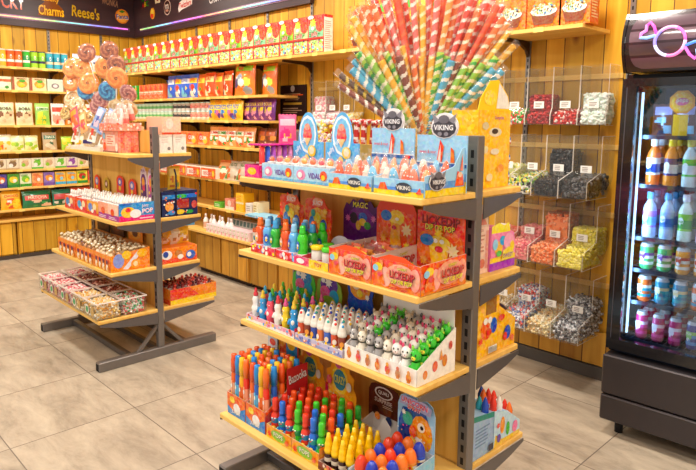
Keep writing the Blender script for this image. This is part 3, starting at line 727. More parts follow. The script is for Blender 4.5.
def rope_candy(c1, c2, L=.34, c3=None):
    """twisted sweet rope lying along +z, in clear wrap"""
    def fn():
        n, K = 12, int(L/.0045); vs = []; fs = []; cs = []
        for k in range(K+1):
            z = L*k/K; tw = z*150
            for i in range(n):
                a = 2*PI*i/n; rr = .0142*(1 + .14*math.cos(3*(a-tw))); vs.append((rr*math.cos(a), rr*math.sin(a)*.75, z))
        for k in range(K):
            for i in range(n):
                j = (i+1) % n; fs.append((k*n+i, k*n+j, (k+1)*n+j, (k+1)*n+i))
                ph = ((2*PI*(i+.5)/n - (k+.5)*L/K*150)*3/(2*PI)) % 3
                cs.append((c1, c2, c3 or c1)[int(ph)])
        fs += [tuple(range(n))[::-1], tuple(K*n+i for i in range(n))]; cs += [c1, c1]
        o = MB().add(vs, fs, cs, 'candy', True).obj('twisted_candy_stick')
        MB().lathe([(.0165,-.012,'white'),(.017,0,'white'),(.017,L,'white'),(.017,L+.02,'white')], 8, 'cello', cap=False, sy=.8).obj('wrapper', o)
        return o
    return Kind(fn)
def cane_kind(c1, c2, L=.2):
    def fn():
        pts = [(0,0,L*k/20) for k in range(21)] + [(.026-.026*math.cos(a), 0, L+.026*math.sin(a)) for a in [PI*k/14 for k in range(1, 13)]]
        m = MB().tube(pts, .0085, c1, 8, 'candy', colf=lambda k, i: c1 if ((i/8 + k*.22) % 1) < .6 else c2); return m.obj('candy_cane')
    return Kind(fn)
def heap(w, d, h, hb, r, cols, n, seed, shape='ball'):
    """many sweets that fill a bin: w wide, d deep, height h at front rising to hb at back"""
    rg = random.Random(seed); m = MB()
    # solid bed just under the surface so that no gaps show
    for _ in range(n):
        x = rg.uniform(-w/2+r, w/2-r); y = rg.uniform(-d/2+r, d/2-r); t = (y+d/2)/d; H = h + (hb-h)*t
        e = rg.random()
        z = H - r*.6 if e < .5 else rg.uniform(r, max(r*1.01, H-r*.6))
        if e >= .5:
            q = rg.random()
            if q < .5: y = -d/2 + r*1.02
            else: x = w/2 - r*1.02
            t = (y+d/2)/d; z = rg.uniform(r, max(r*1.01, h + (hb-h)*t - r*.6))
        c = rg.choice(cols); ro = (rg.random()*3, rg.random()*3, rg.random()*3)
        if shape == 'ball': m.ball((x, y, z), (r, r*.9, r*.85), c, 'candy', 7, 5, rot=ro)
        elif shape == 'bean': m.ball((x, y, z), (r*1.25, r*.7, r*.7), c, 'candy', 7, 4, rot=ro)
        elif shape == 'two':
            c2 = rg.choice(cols); m.ball((x, y, z), (r*1.1, r*.8, r*.8), c, 'candy', 7, 4, lambda k, i: c if k < 2 else c2, rot=ro)
        elif shape == 'wrap':
            c2 = rg.choice(cols); m.M = Matrix.Translation((x, y, z)) @ Euler(ro).to_matrix().to_4x4()
            m.lathe([(r*.55,-r*1.5,c2),(r*.2,-r*.95,c2),(r*.55,-r*.7,c),(r*.6,0,c2),(r*.55,r*.7,c),(r*.2,r*.95,c2),(r*.55,r*1.5,c2)], 6, 'foil', smooth=True); m.M = Matrix.Identity(4)
    return m
def bed(m, w, d, h, hb, r, col):
    m.prism([(-d/2+r, .001), (d/2-r*.5, .001), (d/2-r*.5, hb-r), (-d/2+r, max(.004, h-r))], 0, -w/2+r, w/2-r, col, 'candy'); return m
# ================================================================== STOCK ON THE WALL SHELVES
def row_B(kinds, x0, x1, y, z, n, labfmt, cat, group, hj=.0, lean=0, start=0):
    """n products side by side along the back wall, facing the room"""
    st = (x1-x0)/n
    for i in range(n):
        k = kinds[i % len(kinds)]
        k.put(labfmt % nth(i, n), cat, (x0+st*(i+.5), y, z+.0005), group=group, tilt=(lean, 0, R_.uniform(-hj, hj)))
def row_A(kinds, y0, y1, x, z, n, labfmt, cat, group, lean=0, hj=0):
    st = (y1-y0)/n
    for i in range(n):
        kinds[i % len(kinds)].put(labfmt % nth(i, n), cat, (x, y0+st*(i+.5), z+.0005), group=group, tilt=(lean, 0, PI/2+R_.uniform(-hj, hj)))
# top shelf of the back wall
row_B(loop_kinds, -6.97, -3.53, 3.235, 2.015, 19, 'red ring-cereal box on the top back shelf, %s', 'cereal box', 'red cereal boxes on the top shelf')
parrot_kind.put('orange cereal box with a brown bowl, alone right of the red boxes', 'cereal box', (-3.17, 3.24, 2.0155), rot=.1)
for i, x in enumerate((-2.36, -2.155, -1.945, -1.735, -1.56)):
    bowl_kind.put('orange cereal box with a white bowl, %s above the sweet bins' % nth(i, 5), 'cereal box', (x, 3.24, 2.0155), group='orange cereal boxes on the top shelf', scale=(.86 if i == 4 else 1, 1, 1.0))
for i, x in enumerate((-2.86, -2.62)):
    bowl_kind.put(('orange cereal box behind the fan of candy sticks, left one', 'orange cereal box behind the fan of candy sticks, right one')[i], 'cereal box', (x, 3.24, 2.0155), group='orange cereal boxes on the top shelf')
# second shelf
kg = box_kind(.1, .1, .16, '#2FB92C', [('r',0,0,1,1,'#2FAE2C'),('r',.42,0,.58,1,'#F4F6E8'),('r',0,.4,1,.5,'#118A2A'),('d',.5,.75,.2,'yellow'),('k',.05,.1,.95,.4,20,.05,['lgreen','white','yellow'])])
ko = box_kind(.1, .1, .16, '#F4703A', [('r',0,0,1,1,'#F4743A'),('r',0,.45,1,.53,'#F9E6D0'),('d',.5,.75,.3,'#E84A3A',.16),('k',.05,.05,.95,.4,20,.05,['white','#F9C8A0','red'])])
row_B([kg], -7.03, -6.68, 3.26, 1.715, 3, 'green and white sweet carton on the second shelf, %s', 'sweet carton', 'green cartons on the second shelf')
row_B([ko], -6.66, -6.1, 3.26, 1.715, 5, 'orange sweet carton on the second shelf, %s', 'sweet carton', 'orange cartons on the second shelf')
bb = [bag_kind(.17, .06, .235, '#2A5FD0', '#F4F2EA', ['#F7D820','#2A5FD0','#F4742A','#6AC8F0'], 'TOFFEE', '#2A4FB0', seed=3), bag_kind(.17, .06, .235, '#3A6FDA', '#F7D820', ['#F4F2EA','#1C3F9A','#E8402A'], 'TOFFEE', '#D8302A', seed=5)]
row_B(bb, -6.06, -5.46, 3.24, 1.715, 4, 'blue and white snack bag on the second shelf, %s', 'snack bag', 'blue bags on the second shelf', .12, -.08)
bo = [bag_kind(.17, .06, .225, '#F4621A', '#FFD23A', ['#F4E6D0','#D8301E','#FFB03A','#2F9A3A'], 'CURLY', '#C8281E', seed=7), bag_kind(.17, .06, .235, '#F2501A', '#FFE08A', ['#FFD23A','#C8281E','#F4E6D0'], 'CURLY', '#C8281E', seed=8)]
row_B(bo, -5.46, -4.84, 3.24, 1.715, 4, 'orange snack bag on the second shelf, %s', 'snack bag', 'orange bags on the second shelf', .12, -.08)
big = bag_kind(.3, .1, .29, '#F47A1E', '#9BD83A', ['#2A6FD0','#F4F2EA','#1A3A7A','#E8402A','#BDE84A','#8A96A8'], 'MIX', '#E8301A', seed=12, bandy=(.74,.9), res=(22,24))
big.put('large orange and blue sweet bag bulging on the second shelf', 'sweet bag', (-4.66, 3.25, 1.7155), group=None, tilt=(-.06,0,.05))
big.put('large orange and blue sweet bag at the right end, overlapped by its neighbour', 'sweet bag', (-4.36, 3.3, 1.7155), tilt=(-.06,0,-.1), scale=(.8,1,.93))
# third shelf: two layers of cups, then bags
def cup_stack_kind(c1, c2, c3):
    def fn():
        m = MB().lathe([(.001,0,c1),(.034,0,c1),(.036,.03,'white'),(.038,.055,c2),(.04,.078,c1)], 14, 'paper', cap=False)
        m.art((-.02,-.0415,.02), (1,0,0), (0,0,1), .04, .05, [('d',.5,.5,.4,c3,.36),('d',.5,.5,.2,c2,.2)])
        o = m.obj('sweet_tub'); MB().lathe([(.042,.078,'#E6F4EC'),(.042,.086,'#CFEFE4'),(.001,.086,'#E6F4EC')], 14, 'gloss').obj('lid', o); return o
    return Kind(fn)
cg = cup_stack_kind('#D8EBD0','#7FC87A','#3FA05A'); cgr = cup_stack_kind('#C8B8A8','#5A4A48','#2A5A5A'); cpk = cup_stack_kind('#F4B8A0','#F09A8A','#E86A5A')
for lay, zz, nm_ in ((0, 1.495, 'lower'), (1, 1.5825, 'upper')):
    row_B([cg], -7.0, -5.96, 3.25, zz, 12, 'white and green tub in the '+nm_+' layer, %s', 'sweet tub', 'white and green tubs on the third shelf')
    row_B([cgr], -5.93, -5.6, 3.25, zz, 4, 'grey-brown tub in the '+nm_+' layer, %s', 'sweet tub', 'grey tubs on the third shelf')
    row_B([cpk], -5.58, -5.2, 3.25, zz, 4, 'peach-pink tub in the '+nm_+' layer, %s', 'sweet tub', 'pink tubs on the third shelf')
by = [bag_kind(.16, .06, .19, '#FFC21E', '#FFE03A', ['#2A6FD0','#4AB8E8','#F4F2EA','#6A2E8A'], 'FIZZ', '#2A5FD0', seed=14, bandy=(.5,.78)), bag_kind(.16, .06, .19, '#F4A01E', '#FFE860', ['#2A6FD0','#F06AA0','#6A2E8A'], 'FIZZ', '#2A5FD0', seed=15, bandy=(.5,.78))]
row_B(by, -5.2, -4.68, 3.22, 1.495, 5, 'yellow and blue sweet bag on the third shelf, %s', 'sweet bag', 'yellow bags on the third shelf', .1, -.1)
bp = [bag_kind(.15, .055, .19, '#6A2080', '#8A2E9A', ['#F7E03A','#F4A0C8','#FFD23A'], 'SOUR', '#F7E03A', seed=16)]
row_B(bp, -4.7, -4.27, 3.27, 1.495, 4, 'purple sweet bag with yellow marks on the third shelf, %s', 'sweet bag', 'purple bags on the third shelf', .15, -.1)
# fourth shelf
bxo = box_kind(.2, .12, .13, '#F08A3A', [('r',0,0,1,1,'#F27A2A'),('d',.3,.6,.2,'#E8402A',.3),('d',.7,.4,.2,'#F7D23A',.3),('t','GUM',.5,.55,.3,'white',.6),('w',.1,.05,.9,.2,2,'#FBE6C8')])
row_B([bxo], -6.7, -5.2, 3.26, 1.25, 7, 'orange gum carton on the fourth shelf, %s', 'sweet carton', 'orange cartons on the fourth shelf')
bg4 = [bag_kind(.17, .055, .185, '#F4A25A', '#F7F0E0', ['#2F9A3A','#E8502A','#F7D23A','#F4F0E4','#D86A3A'], 'GUMMI', '#C83A2A', seed=21, bandy=(.55,.8)), bag_kind(.17, .055, .185, '#F08A4A', '#F4EAD0', ['#2F9A3A','#E8502A','#F4F0E4'], 'GUMMI', '#2F8A3A', seed=22, bandy=(.55,.8))]
row_B(bg4, -5.2, -4.5, 3.22, 1.25, 5, 'orange and green gummy bag leaning on the fourth shelf, %s', 'sweet bag', 'gummy bags on the fourth shelf', .15, -.16)
bd4 = bag_kind(.15, .05, .18, '#7A3A2A', '#C85A2A', ['#E8902A','#F4E0C0','#A83A2A'], None, seed=23)
row_B([bd4], -4.5, -4.25, 3.26, 1.25, 2, 'rust-brown sweet bag on the fourth shelf, %s', 'sweet bag', 'rust bags on the fourth shelf', .2, -.14)
# fifth shelf
bx5 = box_kind(.26, .2, .1, '#F4E6D4', [('r',0,0,1,1,'#F06A2A'),('r',.05,.2,.5,.8,'#F7F0E0'),('t','BISCUIT',.5,.5,.34,'#E8402A',.8,0,'white'),('d',.85,.5,.08,'#F7D23A',.3)])
row_B([bx5], -6.4, -5.02, 3.26, .935, 5, 'long orange and cream carton on the fifth shelf, %s', 'sweet carton', 'long cartons on the fifth shelf')
b5 = [bag_kind(.2, .07, .2, '#C8B8A0', '#E8E0D0', ['#4A8A4A','#E86A3A','#F4F0E4','#8A5A3A'], 'NUTS', '#3A6A3A', seed=31), bag_kind(.2, .07, .21, '#E8DCD8', '#B8A0C0', ['#8A7AB0','#E86A3A','#F4F0E4'], 'MALLOW', '#5A3A7A', seed=32), bag_kind(.2, .07, .2, '#D86A2A', '#F0B07A', ['#A83A1A','#F4E0C0','#4A8A4A'], None, seed=33)]
for i, (x, k, ln) in enumerate(((-5.0, 2, -.5), (-4.86, 0, -.55), (-4.68, 0, -.45), (-4.5, 1, -.5), (-4.36, 1, -.65))):
    b5[k].put('crumpled mixed-colour sweet bag slumped on the fifth shelf, %s' % nth(i, 5), 'sweet bag', (x, 3.21, .938), group='slumped bags on the fifth shelf', tilt=(ln, 0, .2-.1*i))
# lowest wall shelf
for i, (x, w, h, c, fr, lab) in enumerate(((-5.06,.13,.05,'#5FB83A',[('w',.1,.2,.9,.8,2,'#DFF0C8')],'flat green pack at the left of the lowest wall shelf'),
        (-4.86,.15,.1,'#E8907A',[('r',0,0,1,.3,'#F4E6D8'),('d',.5,.6,.2,'#F4D8C8',.3)],'salmon pink carton on the lowest wall shelf'),
        (-4.69,.12,.17,'#FFC81E',[('r',0,.42,1,.52,'#F4E6B8'),('w',.15,.6,.85,.9,3,'#E89A1E')],'tall yellow carton on the lowest wall shelf'),
        (-4.55,.09,.09,'#F0EDE6',[('w',.1,.2,.9,.8,3,'#B8B0A8')],'white square carton right of the tall yellow one'),
        (-4.44,.08,.11,'#F2E2B8',[('w',.1,.2,.9,.8,3,'#C8A860')],'cream carton at the right of the lowest wall shelf'))):
    box_kind(w, .12, h, c, [('r',0,0,1,1,c)]+fr).put(lab, 'sweet carton', (x, 3.26, .6605))
m = MB().prism([(-.23,0),(.23,0),(.23,.018),(-.23,.018)], 1, -.09, .09, '#8FD0F0', 'paper'); m.art((-.23,-.0905,0),(1,0,0),(0,0,1),.46,.018,[('k',0,0,1,1,16,.012,['white','#4AA0E0'])])
solo('card_tray', m, 'long flat pale blue tray on the lowest wall shelf end', 'tray', (-4.22+.0, 3.18, .661), rot=.0)
# goods on the back worktop
bl = Kind(lambda: (lambda o: (MB().lathe([(.012,.12,'white'),(.012,.15,'#F4E8E0'),(.001,.152,'white')],10,'gloss').obj('bottle_cap', o), o)[1])(MB().lathe([(.001,0,'#E8E0D8'),(.026,0,'#E8E0D8'),(.028,.02,'#F4F0EA'),(.028,.07,'#D8A890'),(.026,.09,'#F4F0EA'),(.01,.118,'#F4F0EA')],12,'gloss').obj('syrup_bottle')))
for i in range(7): bl.put('pale syrup bottle at the corner end of the back worktop, %s' % nth(i, 7), 'bottle', (-5.28+.075*i, 3.2+.02*(i % 2), .4255), group='pale bottles on the back worktop')
bk = box_kind(.05, .16, .12, '#E8E6E0', [('r',0,0,1,1,'#F0EEE8'),('r',.1,.55,.9,.95,'#6A8A8A'),('w',.15,.1,.85,.45,3,'#3A6A6A')], name='sweet_pack')
for i in range(12): bk.put('slim white and grey pack in the rear worktop row, %s' % nth(i, 12), 'sweet pack', (-4.98+.058*i, 3.36, .4255), group='grey and white packs on the worktop', tilt=(-.12,0,.05))
bpk = box_kind(.06, .12, .08, '#F6D8DC', [('r',0,0,1,1,'#F9E4E4'),('k',.1,.1,.9,.9,10,.12,['pink','white','#F4A0A8','lgreen'])], name='sweet_pack')
for i in range(11): bpk.put('small pale pink pack in the front worktop row, %s' % nth(i, 11), 'sweet pack', (-5.1+.064*i, 3.17, .4255), group='pale pink packs on the worktop')
bor = box_kind(.085, .14, .13, '#F4F0EA', [('r',0,0,1,1,'#F2EEE6'),('r',0,.72,1,1,'#F0622A'),('d',.3,.35,.2,'#2A8AA0',.16),('w',.4,.1,.95,.6,4,'#5FB0A8')], top=[('r',0,0,1,1,'#F0622A')], name='sweet_carton')
for i in range(7): bor.put('white and teal carton with orange top on the worktop, %s' % nth(i, 7), 'sweet carton', (-4.35+.092*i, 3.2, .4255), group='orange-topped cartons on the worktop')
solo('card_tray', box_mb(.3,.1,.03,'#5FA8E8'), 'low blue tray on the worktop corner', 'tray', (-5.7, 3.18, .4255))

# ---- left wall shelves
cans = [tall_can('#F7B83A','#F4F0E6','#FFD03A'), tall_can('#E8602A','#F4F0E6','#F07A2A'), tall_can('#3FB83A','#F4F0E6','#2FA05A'), tall_can('#A8D83A','#3A3A5A','#7FC83A'), tall_can('#3FB0C8','#F0D8B0','#2A9AB0')]
can_lab = ['yellow','orange','orange','green','lime','lime','teal','teal','teal']
can_id = [0,1,1,2,3,3,4,4,4]; cnt = {}
for i in range(9):
    c = can_lab[i]; cnt[c] = cnt.get(c, 0)+1
    tot = can_lab.count(c); pos = '' if tot == 1 else (', leftmost of its colour' if cnt[c] == 1 else ', second of its colour' if cnt[c] == 2 else ', third of its colour')
    cans[can_id[i]].put(c+' snack can on the top left-wall shelf'+pos, 'snack can', (-7.13, 1.95+.078*i, 2.0305), rot=PI/2, group='snack cans on the top left shelf')
bgx = bag_kind(.16, .05, .19, '#C8D0E8', '#E8E8F0', ['#8A90B8','#2A3A6A','#F4F0E4'], None, seed=40)
row_A([bgx], 2.68, 3.0, -7.15, 2.03, 2, 'pale blue-grey bag on the top left-wall shelf, %s', 'snack bag', 'grey bags on the top left shelf', -.1)
pz = [box_kind(.165, .05, .135, '#F0D8A0', [('r',0,0,1,1,'#F4DCA8'),('r',0,0,.14,1,'#A85A3A'),('d',.58,.5,.32,'#F2A02A',.3),('d',.6,.72,.2,'#5FA83A',.12),('d',.55,.42,.2,'#FFCE3A',.16),('t','MANGO',.58,.9,.14,'#8A4A1A',.6)], name='mochi_box'),
      box_kind(.165, .05, .135, '#D8E0B8', [('r',0,0,1,1,'#DDE6C0'),('r',0,.6,1,.8,'#D86A3A'),('d',.5,.4,.3,'#F4F0E0',.22),('d',.75,.2,.12,'#3F9A3A',.12)], name='mochi_box'),
      box_kind(.165, .05, .13, '#C8DCC8', [('r',0,0,1,1,'#CFE0CC'),('d',.5,.45,.25,'#8A7A7A',.22),('d',.5,.45,.15,'#E8E0E0',.14)], name='mochi_box')]
for i, k in enumerate((1, 0, 0, 2, 0, 0)):
    pz[k].put('fruit mochi box on the second left-wall shelf, %s' % nth(i, 6), 'sweet box', (-7.12, 1.93+.175*i, 1.7905), rot=PI/2, group='boxes on the second left shelf')
k3 = [bag_kind(.17, .04, .235, '#F4DCB4', '#C8E6B8', ['#8A5A3A','#E8C89A','#F4F0E4'], 'BOBA', '#7A4A2A', seed=41, bandy=(.62,.84)), bag_kind(.15, .04, .235, '#9BD85A', '#DFF4C0', ['#F7E03A','#5FB83A','#F7E03A'], 'LEMON', '#2F8A2A', seed=42, bandy=(.64,.84)), bag_kind(.14, .04, .235, '#F4EEE0', '#E8402A', ['#E8402A','#F4A08A'], None, seed=43), bag_kind(.15, .04, .235, '#E8862A', '#F4E0C0', ['#8A3A1A','#F4E0C0'], None, seed=44)]
for i, (y, k) in enumerate(((1.95,0),(2.135,0),(2.315,1),(2.475,2),(2.63,3),(2.8,2))):
    k3[k].put('flat pouch hanging row on the third left-wall shelf, %s' % nth(i, 6), 'sweet pouch', (-7.125, y, 1.4255), group='pouches on the third left shelf', tilt=(-.03,0,PI/2))
k4 = [bag_kind(.15, .045, .175, '#F4E6B8', '#F7F2E0', ['#F7B81E','#F0622A','#FFD23A'], None, seed=45), bag_kind(.14, .045, .165, '#E8E8A0', '#F4F0C8', ['#B8D83A','#8FC83A','#F7F2E0'], None, seed=46), bag_kind(.15, .045, .195, '#C8B08A', '#3A7A5A', ['#3A6A4A','#E8DCC0'], 'SNACK', '#E8F0D8', seed=47), bag_kind(.12, .045, .15, '#A8D83A', '#FFE03A', ['#FFD01E','#F7F2E0'], None, seed=48)]
for i, (y, k) in enumerate(((1.92,0),(2.05,1),(2.19,1),(2.38,2),(2.56,3),(2.72,0),(2.86,1))):
    k4[k].put('small snack bag on the fourth left-wall shelf, %s' % nth(i, 7), 'snack bag', (-7.13, y, 1.1505), group='bags on the fourth left shelf', tilt=(-.1,0,PI/2))
def panel_box(c, a, b, d):
    return box_kind(.118, .05, .115, c, [('r',0,0,1,1,c),('d',.5,.55,.32,a,.3),('d',.35,.4,.18,b,.18),('r',0,0,1,.16,d),('t','YUM',.5,.84,.2,d,.7)], name='snack_box')
k5 = [panel_box('#E8DCC0','#8A6A4A','#F4F0E4','#C8A878'), panel_box('#F0E2C4','#D8B08A','#8FC83A','#E8D8A8'), panel_box('#EEE6CC','#7FC83A','#F4F0E4','#5FB83A'), panel_box('#E8DCC8','#9A5AB0','#F4F0E4','#8A4AA0'), panel_box('#F0E0B8','#6A5A4A','#F7B83A','#C88A3A')]
for i, k in enumerate((0, 0, 1, 2, 1, 2, 3, 1, 4, 4)):
    k5[k].put('small cream biscuit box on the fifth left-wall shelf, %s' % nth(i, 10), 'biscuit box', (-7.12, 1.86+.122*i, .9555), rot=PI/2, group='biscuit boxes on the fifth left shelf')
def pbox(c, a, b, d):
    return box_kind(.112, .05, .145, c, [('r',0,0,1,1,c),('d',.5,.6,.36,a,.26),('d',.6,.5,.16,b,.14),('r',0,.04,1,.24,d),('w',.1,.78,.9,.94,2,d)], name='snack_box')
k6 = [pbox('#5A4A9A','#F07A2A','#F4F0E4','#3A3A8A'), pbox('#5FA83A','#FFD83A','#F4F0E4','#2F8A3A'), pbox('#E8F0C8','#7FC83A','#F7E03A','#3F9A2A'), pbox('#F4B06A','#F0905A','#F4F0E4','#E8783A'), pbox('#9A7AC8','#F4A03A','#F4F0E4','#7A5AB0'), pbox('#FFC83A','#F4A01E','#8FD8F0','#4AB8E0'), pbox('#F0E03A','#C83A2A','#2F8A3A','#2F9A3A'), pbox('#E8503A','#F4D8C8','#5A7AB8','#F4A03A'), pbox('#F4A82A','#F4F0E4','#8A6A8A','#FFD83A')]
for i, k in enumerate((0, 1, 2, 3, 4, 5, 5, 6, 7, 8)):
    k6[k].put('bright upright snack box on the sixth left-wall shelf, %s' % nth(i, 10), 'snack box', (-7.12, 1.86+.12*i, .7655), rot=PI/2, group='snack boxes on the sixth left shelf')
k7 = [bag_kind(.2, .06, .2, '#FFB81E', '#FFD84A', ['#E8602A','#F4F0E4','#F7E03A'], 'CHOCO', '#E8402A', seed=51, bandy=(.6,.84)), bag_kind(.3, .07, .185, '#1F7A4A', '#E8605A', ['#3FA85A','#F4C8A8','#0E5A3A'], 'MATCHA', '#F4E0C0', seed=52, bandy=(.45,.75)), bag_kind(.2, .07, .18, '#1F7A5A', '#C84A4A', ['#E8E0D0','#0E5A3A'], None, seed=53, bandy=(.4,.72)), bag_kind(.13, .06, .19, '#E8603A', '#F4F0E4', ['#3FA85A','#FFD83A'], None, seed=54)]
for i, (y, k) in enumerate(((1.95,0),(2.21,1),(2.47,2),(2.64,3),(2.77,3),(2.9,0))):
    k7[k].put('large biscuit bag on the lowest left-wall shelf, %s' % nth(i, 6), 'biscuit bag', (-7.12, y, .5305), group='bags on the lowest left shelf', tilt=(-.12,0,PI/2))

# ================================================================== CENTRE RACK, TOP SHELF
Z1 = 1.2705
SKY = '#9CCFF0'
def sea_ops(word='VIKING', badge=True):
    o = [('r',0,0,1,1,SKY),('r',0,.0,1,.2,'#F2D21E'),('r',0,.2,1,.34,'#6FA8E0'),('r',0,.44,1,.5,'#3A6AB0'),('r',0,.5,1,.52,'#E8F0F4'),
         ('p',[(.42,.52),(.52,.52),(.56,.8),(.48,.92)],'#F05A1E'),('p',[(.44,.52),(.5,.52),(.5,.84)],'#F9E0D0'),('p',[(.7,.52),(.78,.52),(.76,.74),(.7,.8)],'#F07A1E'),
         ('t','sweet & sour',.24,.7,.06,'#D84A5A',.35),('p',[(.78,.12),(.96,.12),(.9,.34),(.82,.36)],'#F0501E'),('d',.87,.4,.05,'#F8D0B0',.06),('d',.87,.47,.07,'#E8401E',.035)]
    if badge: o += [('d',.3,.3,.2,'#8A8E98',.17),('p',[(.14,.4),(.1,.52),(.22,.42)],'#C8CCD4'),('p',[(.46,.4),(.5,.52),(.38,.42)],'#C8CCD4'),('d',.3,.3,.17,'#3A3E4C',.13),('t',word,.3,.3,.12,'#E8ECF4',.34)]
    return o
def badge_geo(m, cx, cz, w, word, y=-.002):
    m.art((cx-w/2, y, cz-w*.4), (1,0,0), (0,0,1), w, w*.8, [('d',.5,.5,.5,'#E8E4E8',.44),('d',.5,.46,.44,'#4A4650',.36),('p',[(.14,.62),(.04,1.0),(.34,.74)],'#8A8690'),('p',[(.86,.62),(.96,1.0),(.66,.74)],'#8A8690'),
           ('d',.5,.78,.2,'#6A6670',.16),('r',.1,.36,.9,.6,'#5A5660'),('t',word,.5,.48,.2,'#F4F2F6',.76),('d',.38,.24,.08,'#8A8690',.08),('d',.62,.24,.08,'#8A8690',.08)], lift=.0008)
# two trays with arched cards
def arch_tray(ci):
    rg = random.Random(ci)
    m = tray_mb(.195, .15, .06, .075, '#A9D6F4', '#EDF2F6', [('r',0,0,1,.16,'#6FB0E8'),('d',.22,.5,.13,'#E888B8',.32),('t','VIDAL',.6,.5,.34,'#6A3AA0',.34),('d',.86,.55,.1,'#E8402A',.3),('d',.2,.5,.07,'#F7F0F4',.18),('d',.86,.45,.05,'#FFD83A',.16)],
                [('d',.5,.5,.3,'#E888B8',.32),('d',.5,.5,.16,'white',.18)])
    return m
acard = [('r',.02,.02,.98,.5,'#62B6EE'),('d',.5,.62,.28,'#EAF4FA',.33),('d',.5,.62,.23,'#7FC6F2',.28),('d',.5,.6,.15,'#E8504A',.1),('d',.5,.68,.13,'#F07A6A',.09),('d',.5,.75,.09,'#F4A08A',.06),('p',[(.38,.56),(.62,.56),(.5,.42)],'#F4C88A'),
         ('t','Jelly Pop',.28,.42,.1,'#F4F8FC',.5,.8),('d',.66,.34,.13,'#F4C83A',.1),('d',.66,.35,.08,'#F8E0C0',.07),('d',.2,.12,.13,'#E8402A',.1),('d',.5,.16,.09,'#F4D23A',.12),('r',.68,.05,.94,.12,'#2A4A8A')]
cups = [cup_sweet('#E8682A'), cup_sweet('#F4A03A'), cup_sweet('#E8485A')]
for q, cx in enumerate((-1.882, -1.684)):
    side = ('left', 'right')[q]
    t = solo('display_tray', arch_tray(q), 'pale blue display tray with an arched header card, %s of two' % side, 'display tray', (cx, 1.535, Z1))
    c = card_mb(.185, .232, 'arch', '#5FB4EC', acard); o = c.obj('header_card', t); o.location = (0, .082, .03)
    i = 0
    for r in range(3):
        for k in range(4):
            cups[(r+k*2+q) % 3].put('domed jelly cup in the %s arched-card tray, %s row, %s' % (side, ('front','middle','back')[r], nth(k, 4)), 'jelly cup', (cx-.072+.048*k, 1.49+.045*r, Z1+.034-.0), group='jelly cups in the arched-card trays') if r < 3 else None
# raise the cups on a stepped insert: part of each tray is its floor (cups stand on it)
for q, cx in enumerate((-1.882, -1.684)):
    solo('tray_insert', MB().box(-.09,-.068,.003,.09,.068,.0335,'#DDE6EE','paper'), 'white card insert under the jelly cups in the %s tray' % ('left','right')[q], 'tray insert', (cx, 1.535, Z1))
# lolly trays with pirate-ship print
lol = [wrapped_lolly('#EE3A10','#F2602A'), wrapped_lolly('#F4E8DC','#F7D8C8'), wrapped_lolly('#EE4A3A','#F27A5A'), wrapped_lolly('#1A7AC8','#6AB8E0'), wrapped_lolly('#F26A1E','#F49A5A')]
for q, cx in enumerate((-1.468, -1.252)):
    side = ('left', 'right')[q]
    m = tray_mb(.205, .17, .05, .08, SKY, '#EDF2F6', [('r',0,0,1,.3,'#F2D21E'),('r',0,.3,1,.5,'#5F9ADF'),('p',[(.1,.3),(.3,.3),(.24,.75),(.14,.7)],'#F0601E'),('d',.62,.5,.16,'#3A3E4C',.34),('t','VIKING',.62,.5,.26,'white',.28),('p',[(.86,.2),(.98,.2),(.94,.6)],'#F0601E')], None)
    t = solo('display_tray', m, 'sailing-ship display tray of wrapped lollies, %s of two' % side, 'display tray', (cx, 1.53, Z1))
    if q == 0:
        c = card_mb(.2, .185, 'rect', SKY, sea_ops(badge=False)); o = c.obj('header_card', t); o.location = (.02, .11, .02)
        c = MB(); c.prism([(-.05+.1*0, 0)] and [(.052*math.cos(PI*i/8), .045*math.sin(PI*i/8)*1.0) for i in range(17)], 1, -.002, .002, '#E8E4E8', 'paper'); badge_geo(c, 0, .0, .1, 'VIKING', -.003); o = c.obj('badge', t); o.location = (.02, .11, .23)
    else:
        c = card_mb(.205, .185, 'rect', SKY, sea_ops(badge=False)); o = c.obj('header_card', t); o.location = (.012, .118, .0)
        c = MB(); c.prism([(.055*math.cos(PI*i/8), .047*math.sin(PI*i/8)) for i in range(17)], 1, -.002, .002, '#E8E4E8', 'paper'); badge_geo(c, 0, 0, .11, 'VIKING', -.003); o = c.obj('badge', t); o.location = (.022, .118, .212)
        c = MB().prism([(-.085,0),(.12,0),(.12,.15),(.1,.145),(.06,.09),(.0,.075),(-.085,.066)], 0, -.0015, .0015, SKY, 'paper')
        c.art((.0018,-.085,0),(0,1,0),(0,0,1),.205,.15,[('r',0,0,1,.16,'#F2D21E'),('r',0,.16,1,.3,'#5F9ADF'),('p',[(.72,.18),(.95,.18),(.92,.42),(.78,.5)],'#F0601E'),('p',[(.84,.5),(.92,.5),(.9,.86)],'#F28A6A'),('d',.84,.42,.05,'#F8D0B0',.06)])
        badge_geo(c, 0, 0, .001, 'V', 0) if False else None
        so = c.obj('side_panel', t); so.location = (.1055, 0, 0)
        c = MB(); badge_geo(c, 0, 0, .085, 'VIKING', -.001); c.prism([(.04*math.cos(PI*i/8), .03*math.sin(PI*i/8)) for i in range(17)], 1, -.0005, .0015, '#6A6670', 'paper'); o = c.obj('side_badge', t); o.location = (.1095, -.03, .048); o.rotation_euler = (0,0,PI/2)
    for r in range(3):
        for k in range(5):
            lol[(k*2+r*3+q) % 5].put('ghost-shaped wrapped lolly in the %s ship tray, %s row, %s' % (side, ('front','middle','back')[r], nth(k, 5)), 'lolly', (cx-.08+.04*k, 1.475+.048*r, Z1+.003+.012*r), group='wrapped lollies in the ship trays', tilt=(R_.uniform(-.12,.05), R_.uniform(-.12,.12), R_.uniform(-.4,.4)), scale=1.12)
